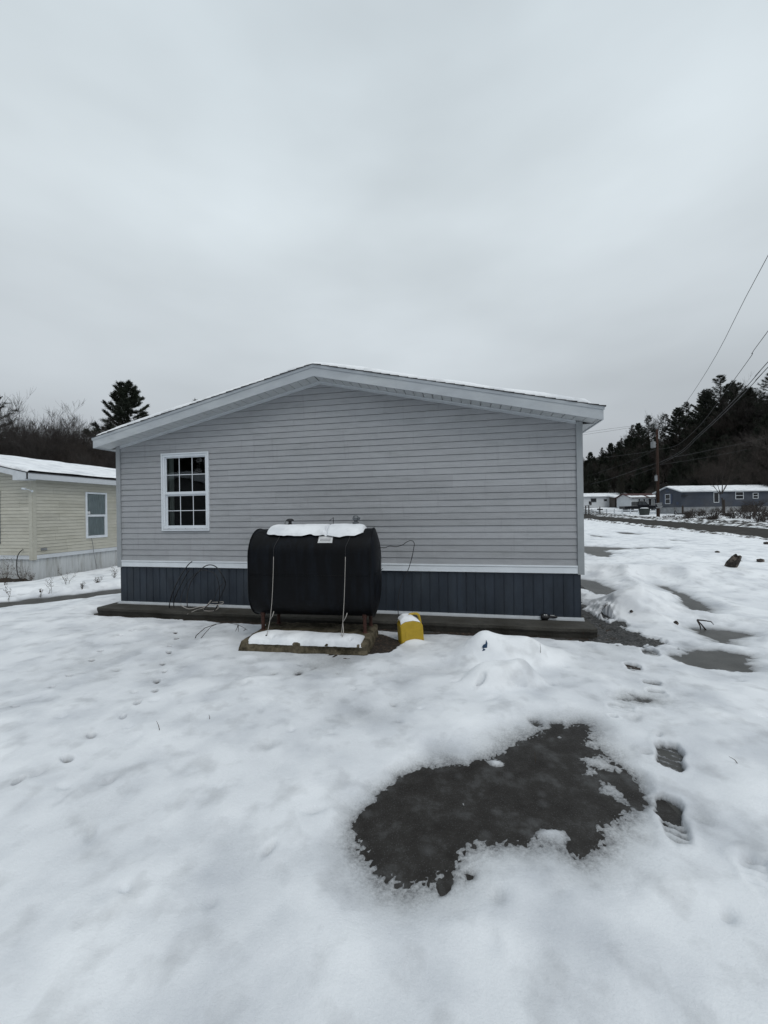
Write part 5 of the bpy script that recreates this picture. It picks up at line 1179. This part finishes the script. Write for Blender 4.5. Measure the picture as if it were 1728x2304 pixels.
for i in range(4):
    c = at(1483 + r_.uniform(-2, 2), 1133 + i * 3.1, 47.7) - PA; wd = r_.uniform(.28, .42); M2 = Matrix.Translation(c) @ Matrix.Rotation(R_(r_.uniform(-8, 8)), 4, 'Y')
    mb = MB(); mb.box(-wd, wd, -.02, .02, -.055, .055, M2); mb.box(-wd, wd, -.022, .0, .057, .075, M2); mb.build('sign_board', M_['dull'], pole)
A2 = (PA.x, PA.y); B2 = (3.8, -2.0)
def ovh(L, A, B, label, r=.012, sh=0, ext=None):
    P = [plane_pt(x, y, A, B) for x, y in L]
    if ext: P += [Vector(ext)]
    g0 = P[0].copy(); mb = MB(); mb.tube(spline([p - g0 for p in P], 4), r, 5); o = mb.build('power_line', M_['cable'], smooth=True); o.location = g0; tag(o, label, 'power line'); return o
ovh([(1479, 960), (1486, 966), (1508, 951), (1547, 901), (1611, 800), (1728, 575)], A2, B2, 'highest overhead wire sweeping up to the right from the pole top', .010, ext=(3.8, -2, 10.3))
ovh([(1483, 1010), (1490, 1010), (1514, 1005), (1532, 996), (1560, 972), (1590, 939), (1617, 902), (1650, 857), (1691, 800), (1728, 745)], A2, B2, 'second highest overhead wire running up to the right below the top one', .010, ext=(3.8, -2, 8.2))
ovh([(1484, 1041)] + [(1228 + x / 3.318, 800 + y / 3.318) for x, y in ((1000, 720), (1130, 600), (1240, 500), (1380, 360), (1510, 220), (1600, 115), (1659, 48))], A2, B2, 'upper of the two thick close-set cables at the right edge', .013, ext=(3.8, -2, 7.2))
ovh([(1485, 1045)] + [(1228 + x / 3.318, 800 + y / 3.318) for x, y in ((1010, 728), (1140, 608), (1250, 508), (1385, 378), (1525, 235), (1610, 140), (1659, 88))], A2, B2, 'lower of the two thick close-set cables at the right edge', .013, ext=(3.8, -2, 6.9))
ovh([(1484, 1040)] + [(1228 + x / 3.318, 800 + y / 3.318) for x, y in ((950, 760), (1060, 740), (1300, 690), (1500, 648), (1659, 610), (1900, 540))], A2, (75, 50), 'pale cable crossing the dark hill to the right edge', .020)
ovh([(1484, 1046)] + [(1228 + x / 3.318, 800 + y / 3.318) for x, y in ((950, 800), (1080, 780), (1280, 745), (1500, 700))], A2, (75, 50), 'faint cable low across the hill right of the pole', .014)
A3 = (46, 90)
ovh([(1481, 1041)] + [(1228 + x / 3.318, 800 + y / 3.318) for x, y in ((650, 862), (450, 930), (285, 972))], A2, A3, 'cable dropping left from the pole toward the white house', .026)
ovh([(1481, 1050)] + [(1228 + x / 3.318, 800 + y / 3.318) for x, y in ((740, 865), (640, 900))], A2, A3, 'short faint cable below the one dropping left from the pole', .016)
ovh([(1480, 1010)] + [(1228 + x / 3.318, 800 + y / 3.318) for x, y in ((700, 728), (430, 760))], A2, A3, 'faint wire leaving the pole to the left at transformer height', .016)
ovh([(1480, 1008)] + [(1228 + x / 3.318, 800 + y / 3.318) for x, y in ((700, 760), (500, 840), (280, 908))], A2, A3, 'faint sagging wire crossing the dark hill left of the pole', .014)
ovh([(1477, 955), (1421, 959), (1370, 965), (1309, 974), (1200, 992)], A2, (20, 52), 'upper of two thin wires in the sky right of the grey eave', .012)
ovh([(1477, 957), (1421, 962), (1370, 970), (1309, 979), (1200, 998)], A2, (20, 52), 'lower of two thin wires in the sky right of the grey eave', .012)

# ------------------------------------------------------------------ far houses
def far_house(label, corner, yaw, wd, ln, zb, hs, ht, slope, walls, skirt, roofm, snowm, windows_g=(), windows_s=(), shutters=None, eave=.3, th=.1, side=1):
    """front corner between gable (running back from it) and long side (running right from it)"""
    H = thing('mobile_home', label, 'mobile home', (corner[0], corner[1], zb), yaw)
    # local: x along the long side (right), y back; long side at y=0, gable at x=0
    pk = ht + slope * wd / 2
    mb = MB(); mb.add([Vector(v) for v in ((0, 0, hs), (ln, 0, hs), (ln, wd, hs), (0, wd, hs), (0, 0, ht), (ln, 0, ht), (ln, wd, ht), (0, wd, ht), (0, wd / 2, pk), (ln, wd / 2, pk))], [(0, 1, 5, 4), (1, 2, 6, 9, 5), (2, 3, 7, 6), (3, 0, 4, 8, 7)])
    z = hs + .15
    while z < ht: mb.box(-.012, ln, -.012, -.0, z, z + .018); mb.box(-.012, .0, 0, wd, z, z + .018); z += .2
    mb.build('wall', walls, H)
    mb = MB(); mb.box(.04, ln - .04, .04, wd - .04, -.8, hs - .001); mb.build('skirting', skirt, H)
    mb = MB()
    for s in (0, 1):
        y0, y1 = (-eave, wd / 2) if s == 0 else (wd + eave, wd / 2); z0 = ht - slope * eave
        mb.add([Vector((-eave, y0, z0)), Vector((ln + eave, y0, z0)), Vector((ln + eave, y1, pk)), Vector((-eave, y1, pk)), Vector((-eave, y0, z0 + .12)), Vector((ln + eave, y0, z0 + .12)), Vector((ln + eave, y1, pk + .12)), Vector((-eave, y1, pk + .12))], [(0, 1, 2, 3), (4, 7, 6, 5), (0, 4, 5, 1), (0, 3, 7, 4), (1, 5, 6, 2)])
    rf = mb.build('roof', roofm, H)
    if th:
        xs = np.arange(-eave, ln + eave + .1, .35); ys = np.arange(-eave, wd + eave + .1, .3); A, B = np.meshgrid(xs, ys)
        Z = pk + .12 - slope * np.abs(B - wd / 2) + th * (1 + .3 * fbm(A, B, 1, 3, 2)) * np.clip(np.minimum(np.minimum(A + eave, ln + eave - A), np.minimum(B + eave, wd + eave - B)) / .2 + .15, 0, 1)
        mb = MB(); nx = len(xs); mb.add(np.stack([A, B, Z], -1).reshape(-1, 3).tolist(), [(j * nx + i, j * nx + i + 1, (j + 1) * nx + i + 1, (j + 1) * nx + i) for j in range(len(ys) - 1) for i in range(len(xs) - 1)]); mb.build('snow_cover', snowm, rf, smooth=True)
    def win(u0, u1, z0, z1, g, sh=None, bars=1, fm=None):
        f = (lambda u, n, z: Vector((-n, u, z))) if g else (lambda u, n, z: Vector((u, -n, z)))
        def bx(mb, a, b, n0, n1, c, d):
            p = [f(x, n, z) for z in (c, d) for n in (n0, n1) for x in (a, b)]; mb.add(p, [(0, 2, 3, 1), (4, 5, 7, 6), (0, 1, 5, 4), (2, 6, 7, 3), (0, 4, 6, 2), (1, 3, 7, 5)])
        mb = MB(); t = .07
        bx(mb, u0, u1, 0, .05, z0, z0 + t); bx(mb, u0, u1, 0, .05, z1 - t, z1); bx(mb, u0, u0 + t, 0, .05, z0 + t, z1 - t); bx(mb, u1 - t, u1, 0, .05, z0 + t, z1 - t)
        if bars: bx(mb, u0 + t, u1 - t, 0, .04, (z0 + z1) / 2 - .03, (z0 + z1) / 2 + .03)
        wn = mb.build('window', fm or M_['wtrim'], H); mb = MB(); bx(mb, u0 + t, u1 - t, .012, .02, z0 + t, z1 - t); mb.build('pane', M_['darkpane'], wn)
        if sh:
            for a, b in ((u0 - .34, u0 - .02), (u1 + .02, u1 + .34)):
                mb = MB(); bx(mb, a, b, 0, .035, z0, z1); mb.build('shutter', sh, H)
    for q in windows_g: win(*q[:4], True, *q[4:])
    for q in windows_s: win(*q[:4], False, *q[4:])
    return H, pk
M_['darkpane'] = mat('dark_pane', (.015, .017, .02), .15, .2)
# blue house
yb = 54.6; bc = at(1533.5, 1154.5, yb); k_ = yb / F_PX
byaw = R_(1.5); zbB = bc.z
hB = lambda py, px_=1533, Y=yb: at(px_, py, Y).z - zbB
sx = lambda px_: (at(px_, 1140, yb + .3).x - bc.x) / math.cos(byaw)
H, pk = far_house('long blue mobile home with snowy roof across the road', (bc.x, bc.y), byaw, 5.0, 14.5, zbB, hB(1141), hB(1106), .30, M_['bluewall'], M_['bskirt'], M_['wtrim'], M_['roofsnow'],
    windows_g=[(2.0, 3.0, hB(1133), hB(1110), M_['blueshut'])],
    windows_s=[(sx(1603), sx(1615.5), hB(1132), hB(1108.5), None, 0), (sx(1653), sx(1672), hB(1125), hB(1108)), (sx(1693), sx(1706), hB(1124), hB(1111))])
mb = MB(); mb.box(-.03, 0, 2.3, 2.75, hB(1104), hB(1100.5)); mb.box(-.03, 0, .5, .9, hB(1135), hB(1129)); mb.build('vent', M_['blueshut'], H)
mb = MB(); mb.box(sx(1528), sx(1541), -.3, -.0, hB(1116.5), hB(1115)); mb.build('lamp_arm', M_['black'], H)
mb = MB(); x0, x1 = sx(1674), sx(1706)
for i in range(4): mb.box(x0 + i * .0, x1 - i * .35, -1.6 + i * .3, -1.32 + i * .3, .15 + i * .17, .2 + i * .17)
mb.box(x0 - .4, x0 + .6, -1.2, -.01, -.5, .95); mb.build('steps', M_['deck'], H)
# next house at the right edge, pale with window
bc2 = at(1712, 1158, 57)
H2, _ = far_house('pale grey mobile home just entering at the right edge beyond the blue one', (bc2.x, bc2.y), byaw, 4.5, 8, bc2.z, .9, 3.1, .3, M_['dull'], M_['bskirt'], M_['wtrim'], M_['roofsnow'], windows_s=[(.35, 1.3, 1.6, 2.7)])
# white house far left with porch
yw_ = 80; wc = at(1310, 1146, yw_); zw = wc.z
hW = lambda py: at(1345, py, yw_).z - zw
wx_ = lambda px_: at(px_, 1140, yw_).x - wc.x
H3, _ = far_house('far white mobile home with snowy roof and screened porch', (wc.x - 6, wc.y), 0, 6.5, wx_(1425) + 6, zw, .35, hW(1117.5), .20, M_['farwhite'], M_['bskirt'], M_['farwhite'], M_['roofsnow'],
    windows_s=[(6 + wx_(1329), 6 + wx_(1342), hW(1130), hW(1121), None, 0, M_['dull']), (6 + wx_(1358.5), 6 + wx_(1366), hW(1128), hW(1123), None, 0, M_['dull'])])
x0, x1 = 6 + wx_(1371), 6 + wx_(1420)
mb = MB()
for x in np.linspace(x0 + .1, x1 - .1, 5): mb.box(x - .06, x + .06, -2.4, -2.28, 0, hW(1121))
mb.box(x0, x1, -2.36, -2.30, .9, 1.0); mb.box(x0, x1, -2.42, 0, .0, .35)
for x in np.arange(x0, x1, .16): mb.box(x, x + .04, -2.34, -2.31, .3, .9)
pch = mb.build('porch', M_['deck'], H3)
mb = MB(); mb.box(x0 + .9, x1 - .2, -.6, -.5, .3, hW(1121)); mb.box(x0, x0 + .9, -1.9, -.02, .3, hW(1119)); mb.build('porch_screen', M_['deck'], H3)
mb = MB(); mb.add([Vector(v) for v in ((x0 - .4, -2.8, hW(1121.5)), (x1 + .5, -2.8, hW(1121.5)), (x1 + .5, .4, hW(1116.5)), (x0 - .4, .4, hW(1116.5)), (x0 - .4, -2.8, hW(1119.5)), (x1 + .5, -2.8, hW(1119.5)), (x1 + .5, .4, hW(1114)), (x0 - .4, .4, hW(1114)))], [(0, 1, 2, 3), (4, 7, 6, 5), (0, 4, 5, 1), (1, 5, 6, 2), (0, 3, 7, 4)]); mb.build('porch_roof', M_['roofsnow'], H3)
mb = MB()
for i in range(6): mb.box(x0 + 1.2 + i * .35, x0 + 1.45 + i * .35, -3.6, -2.5, .1, .75 - i * .08)
mb.box(x0 + 1, x1 - .2, -3.0, -2.45, .0, .5); mb.build('porch_steps', M_['reddeck'], H3)
mb = MB(); mb.lathe([(.15, 0), (.15, .5), (.2, .52), (.02, .6)], (6 + wx_(1385), 3, hW(1113)), 8); mb.build('chimney', M_['black'], H3)
mb = MB(); mb.lathe([(.15, 0), (.15, .6), (.2, .62), (.02, .7)], (6 + wx_(1393), 3.2, hW(1113)), 8); mb.build('chimney', M_['black'], H3)
# white house with red-brown roof
yq = 72; rc = at(1421, 1147, yq); hR = lambda py: at(1450, py, yq).z - rc.z
H4, _ = far_house('white house with red-brown roof and dark shutters behind the pickup', (rc.x, rc.y), R_(-3), 5, 6.5, rc.z, .4, hR(1119), .28, M_['farwhite'], M_['farwhite'], M_['redroof'], M_['roofsnow'], windows_s=[(1.5 + i * 1.95, 2.2 + i * 1.95, hR(1139), hR(1124), M_['black']) for i in range(0)] , th=0, eave=.35)
for i, px_ in enumerate((1443, 1454, 1467.5)):
    x = at(px_, 1130, yq).x - rc.x; mb = MB(); mb.box(x - .28, x + .28, -.04, 0, hR(1138.5), hR(1123.5)); wn = mb.build('window', M_['wtrim'], H4); mb = MB(); mb.box(x - .22, x + .22, -.05, -.041, hR(1138), hR(1124)); mb.build('pane', M_['dull'], wn)
    for s in (-1, 1): mb = MB(); mb.box(x + s * .42 - .13, x + s * .42 + .13, -.05, 0, hR(1139), hR(1123)); mb.build('shutter', M_['black'], H4)
mb = MB(); xs = np.arange(-.4, 6.9, .2)
for (xa, xb) in ((-.4, 2.6), (3.0, 6.9)):
    xs = np.arange(xa, xb, .2); ys = np.array([-.42, -.36, -.2, .2, .6, .8]); A, B = np.meshgrid(xs, ys); Z = hR(1119) + .135 + .28 * B + .14 * np.clip((B + .42) / .06, 0, 1) * np.clip((.8 + .35 * fbm(A, A * 0, 1, 4, 2) - B) / .3, -.1, 1) * np.clip(np.minimum(A - xa, xb - .1 - A) / .3 + .1, 0, 1)
    nx = len(xs); mb.add(np.stack([A, B, Z], -1).reshape(-1, 3).tolist(), [(j * nx + i, j * nx + i + 1, (j + 1) * nx + i + 1, (j + 1) * nx + i) for j in range(len(ys) - 1) for i in range(nx - 1)])
mb.build('snow_cover', M_['roofsnow'], H4, smooth=True)

# pickup
tp = at(1438, 1152.5, 66); tr_ = thing('pickup_truck', 'black pickup truck parked in front of the white house behind the rail fence', 'pickup truck', (tp.x, tp.y, tp.z), R_(-4))
side = [(-2.75, .55), (-2.75, 1.05), (-.75, 1.08), (-.72, 1.75), (-.55, 1.86), (.45, 1.86), (1.05, 1.25), (1.2, 1.16), (2.5, 1.05), (2.75, .85), (2.78, .5)]
mb = MB(); mb.prism(side, lambda a, b, t: Vector((a, t, b)), -.95, .95); mb.build('body', M_['truck'], tr_, bevel=.05)
for x in (-1.75, 1.85):
    for y in (-.98, .78):
        mb = MB(); k = 18; mb.prism([(x + .39 * math.cos(2 * math.pi * i / k), .39 + .39 * math.sin(2 * math.pi * i / k)) for i in range(k)], lambda a, b, t: Vector((a, t, b)), y, y + .2); wh = mb.build('wheel', M_['black'], tr_)
        mb = MB(); mb.prism([(x + .2 * math.cos(2 * math.pi * i / k), .39 + .2 * math.sin(2 * math.pi * i / k)) for i in range(k)], lambda a, b, t: Vector((a, t, b)), y - .01, y + .21); mb.build('rim', M_['galv'], wh)
mb = MB(); mb.prism([(-.6, 1.2), (-.57, 1.74), (-.1, 1.76), (-.1, 1.2)], lambda a, b, t: Vector((a, t, b)), -.965, .965); mb.prism([(0, 1.2), (0, 1.76), (.4, 1.76), (.9, 1.24), (.9, 1.2)], lambda a, b, t: Vector((a, t, b)), -.966, .966); mb.build('side_window', mat('tinted_glass', (.05, .055, .06), .1, .1), tr_)
mb = MB(); mb.add([Vector((.47, -.8, 1.87)), Vector((.47, .8, 1.87)), Vector((1.08, .88, 1.25)), Vector((1.08, -.88, 1.25))], [(0, 1, 2, 3)]); mb.build('windscreen', M_['dull'], tr_)
for s in (-.75, .75): mb = MB(); mb.box(2.76, 2.79, s - .15, s + .15, .78, .93); mb.build('headlight', M_['wtrim'], tr_)
# wheelie bin
bp = at(1450, 1161.5, 56); bn_ = thing('wheelie_bin', 'dark green wheelie bin with snow on its lid beside the utility pole', 'bin', bp, R_(10))
mb = MB(); mb.add([Vector(v) for v in ((-.42, -.38, .06), (.42, -.38, .06), (.42, .38, .06), (-.42, .38, .06), (-.55, -.48, 1.03), (.55, -.48, 1.03), (.55, .48, 1.03), (-.55, .48, 1.03))], [(3, 2, 1, 0), (4, 5, 6, 7), (0, 1, 5, 4), (1, 2, 6, 5), (2, 3, 7, 6), (3, 0, 4, 7)]); mb.build('body', M_['bin'], bn_, bevel=.03)
mb = MB(); mb.box(-.58, .58, -.52, .52, 1.031, 1.09); lid = mb.build('lid', M_['bin'], bn_, bevel=.02)
mb = MB(); mb.lathe([(.5, 1.09), (.54, 1.12), (.46, 1.18), (.3, 1.22), (.02, 1.23)], (0, 0, 0), 14); mb.build('snow_cover', M_['roofsnow'], lid, smooth=True)
for s in (-.4, .4): mb = MB(); mb.tube([(s - .04, .42, .12), (s + .04, .42, .12)], .12, 12); mb.build('wheel', M_['black'], bn_)
# fence
f0 = at(1300, 1157.5, 66); f1 = at(1476, 1160.5, 58)
fn = thing('rail_fence', 'low white three-rail fence along the far side of the road', 'fence', f0, math.atan2(f1.y - f0.y, f1.x - f0.x)); FLn = (f1 - f0).length; dzr = (f1.z - f0.z) / FLn
n = 10
for i in range(n + 1):
    x = FLn * i / n; mb = MB(); mb.box(x - .07, x + .07, -.07, .07, -.4 + dzr * x, .92 + dzr * x); mb.add([Vector((x - .08, -.08, .92 + dzr * x)), Vector((x + .08, -.08, .92 + dzr * x)), Vector((x + .08, .08, .92 + dzr * x)), Vector((x - .08, .08, .92 + dzr * x)), Vector((x, 0, .99 + dzr * x))], [(0, 1, 4), (1, 2, 4), (2, 3, 4), (3, 0, 4)]); mb.build('post', M_['wtrim'], fn)
for zz in (.22, .50, .78):
    mb = MB(); mb.add([Vector((0, y, zz + d)) for y in (-.025, .025) for d in (-.06, .06)] + [Vector((FLn, y, zz + d + FLn * dzr)) for y in (-.025, .025) for d in (-.06, .06)], [(0, 1, 3, 2), (4, 6, 7, 5), (0, 4, 5, 1), (2, 3, 7, 6), (1, 5, 7, 3), (0, 2, 6, 4)]); mb.build('rail', M_['wtrim'], fn)
# dish on stand, mailbox, dark pole, oval sign, posts
dp = at(1322, 1157, 64); ds = thing('satellite_dish', 'black satellite dish on a dark wooden stand by the fence', 'satellite dish', dp)
k_ = 64 / F_PX
mb = MB()
for s in (-.28, .22): mb.box(s - .06, s + .06, -.06, .06, -.2, 1.35)
mb.box(-.4, .35, -.12, .12, 1.351, 1.42); mb.build('stand', M_['bark2'], ds)
mb = MB(); mb.lathe([(.02, -.02), (.22, .02), (.34, .10), (.36, .10), (.23, 0), (.02, -.05)], (0, 0, 0), 16); dd_ = mb.build('dish', M_['black'], ds, smooth=True); dd_.location = (.38, 0, 1.75); dd_.rotation_euler = (R_(75), 0, R_(25))
mb = MB(); mb.tube([(.1, 0, 1.42), (.3, 0, 1.6), (.38, .02, 1.75)], .025, 6); mb.tube([(.38, 0, 1.7), (.7, -.3, 1.85)], .015, 5); mb.build('arm', M_['black'], ds)
mp_ = at(1350, 1156.5, 63); mbx = thing('mailbox', 'pair of black mailboxes on a post before the fence', 'mailbox', mp_)
mb = MB(); mb.box(-.05, .05, -.05, .05, -.3, 1.15); mb.build('post', M_['bark2'], mbx)
for s in (-.22, .22):
    mb = MB(); mb.prism([(-.12, 0), (.12, 0), (.12, .12), (.07, .2), (-.07, .2), (-.12, .12)], lambda a, b, t: Vector((a + s, t, b + .62 + (.06 if s < 0 else 0))), -.25, .25); mb.build('box', M_['black'], mbx)
pp = at(1312, 1157, 58); mb = MB(); mb.tube([(0, 0, -.5), (0, 0, 7.9)], [.11, .08], 8); o = mb.build('lamp_post', M_['bark2']); o.location = pp; tag(o, 'thin dark post right beside the grey home corner in the distance', 'post')
op = at(1629, 1158, 49.5); os_ = thing('oval_sign', 'grey oval board on a dark post in front of the blue house', 'sign', op)
mb = MB(); mb.tube([(0, 0, -.3), (.0, 0, 1.9)], [.14, .11], 8); mb.build('post', M_['bark2'], os_)
k = 20; mb = MB(); mb.prism([(.58 * math.cos(2 * math.pi * i / k), 2.37 + .27 * math.sin(2 * math.pi * i / k)) for i in range(k)], lambda a, b, t: Vector((a, t, b)), -.06, .0); mb.build('board', M_['bluewall'], os_)
for (px_, py_, Y, h, lb) in ((1536, 1157, 52, 1.15, 'dark stub post before the blue house gable'), (1697, 1165, 40, 1.0, 'dark stub post among the bushes near the right edge'), (1573, 1160, 48, .5, 'short dark stub post in the bushes before the blue house')):
    q = at(px_, py_, Y); mb = MB(); mb.tube([(0, 0, -.3), (.02, 0, h * .8), (.0, 0, h)], [.12, .11, .07], 7); o = mb.build('post', M_['bark2']); o.location = q; tag(o, lb, 'post')
q = at(1519, 1157, 51); mb = MB(); mb.tube([(-.1, 0, .0), (-.02, 0, .5), (.3, 0, .08), (2.2, 0, .05), (2.3, 0, .65)], .05, 6); mb.tube([(.0, 0, .0), (2.3, 0, .0)], .06, 6); o = mb.build('trailer_frame', M_['black']); o.location = q; tag(o, 'low dark metal frame lying before the blue house skirting', 'frame')
M_['bankd'] = snow_mat('dirty_roadside_snow', dirt=((.03, .027, .022), 2.6, .40, .52), attr=False, bump=.8)
bpy.data.objects['snow_bank.001'].data.materials[0] = M_['bankd']
def shrub(px_, py_, Y, h, wd, label, seed):
    q = at(px_, py_, Y); r_ = random.Random(seed); mb = MB()
    for k in range(46):
        a = r_.uniform(0, 6.28); s = r_.uniform(.1, 1) * wd; hh = h * r_.uniform(.4, 1); p = Vector((r_.uniform(-.3, .3) * wd, r_.uniform(-.3, .3), -.1)); mid = p + Vector((math.cos(a) * s * .4, math.sin(a) * s * .4, hh * .6)); e = p + Vector((math.cos(a) * s, math.sin(a) * s, hh)); mb.tube([p, mid, e], [.022, .015, .008], 3, False)
        for _ in range(4): d = Vector((r_.uniform(-.3, .3), r_.uniform(-.3, .3), r_.uniform(-.05, .3))); mb.tube([mid.lerp(e, r_.random()), e + d], [.01, .006], 3, False)
    o = mb.build('shrub', M_['bark2']); o.location = q; tag(o, label, 'shrub')
for i, (a, b, Y, h, wd, lb) in enumerate(((1578, 1163, 46, .9, 1.2, 'dark leafless shrub before the left part of the blue house'), (1608, 1166, 42, 1.2, 1.0, 'wiry leafless shrub below the narrow blue-house window'), (1650, 1168, 39, 1.2, 1.3, 'wiry leafless shrub below the wide blue-house window'), (1685, 1170, 37, 1.3, 1.3, 'leafless shrub left of the stub post at the right'), (1718, 1172, 35, 1.4, 1.2, 'leafless shrub at the right picture edge'), (1700, 1150, 46, 1.3, 1.4, 'leafless shrub beside the blue house steps'), (1548, 1160, 46, .5, .6, 'low leafless shrub by the metal frame'))):
    shrub(a, b, Y, h, wd, lb, 40 + i)

for i in range(16):
    a = rnd.uniform(1500, 1735); Y = rnd.uniform(38, 50) if a < 1640 else rnd.uniform(32, 46); q = at(a, 1150, Y)
    shrub(a, 1143 - .0143 * (a - 864) + 12.4 + (EYE - float(T(q.x, q.y)) - 0.0) * F_PX / Y, Y, rnd.uniform(.35, .9), rnd.uniform(.4, .9), 'low leafless brush in the snow between the road bank and the blue house', 80 + i)
    C.objects[-1]['group'] = 'brush between the road and the blue house'
# ------------------------------------------------------------------ behind the camera, seen mirrored in the window
bo = wl(-11.2, 10.5, 0)
bh = thing('mobile_home', 'dark mobile home with a snowy gable, mirrored in the grey home window', 'mobile home', bo, YAW + math.pi)
mb = MB(); siding(mb, lambda u, n, z: Vector((u, -n, z)), -4, 4, .6, 3.6, (3.55, .22), [], seam=False, gap=.012); mb.box(-4, 4, .02, 9, .6, 2.7); mb.box(-3.95, 3.95, .03, 9, -.1, .6)
mb.build('wall', mat('brown_siding', (.13, .13, .13), .7), bh)
mb = MB(); mb.prism([(-4.3, 2.66), (0, 3.6), (4.3, 2.66), (4.2, 2.9), (2, 3.5), (.8, 3.78), (0, 3.84), (-.8, 3.78), (-2, 3.5), (-4.2, 2.9)], lambda a, b, t: Vector((a, t, b)), -.3, 9.2); mb.build('roof', M_['roofsnow'], bh)
for i in range(11):
    p = wl(-40 + i * 4.2 + rnd.uniform(-1, 1), 27 + rnd.uniform(-2, 5) + .3 * i, 0); o = copy_tree(PROTO[('pD', 'pA', 'pC')[i % 3]][0]); s = rnd.uniform(.7, 1); o.location = (p.x, p.y, -.3); o.scale = (s, s, s); o.rotation_euler = (0, 0, i); tag(o, 'dark pine in the row mirrored in the grey home window', 'pine tree', 'pines mirrored in the window')
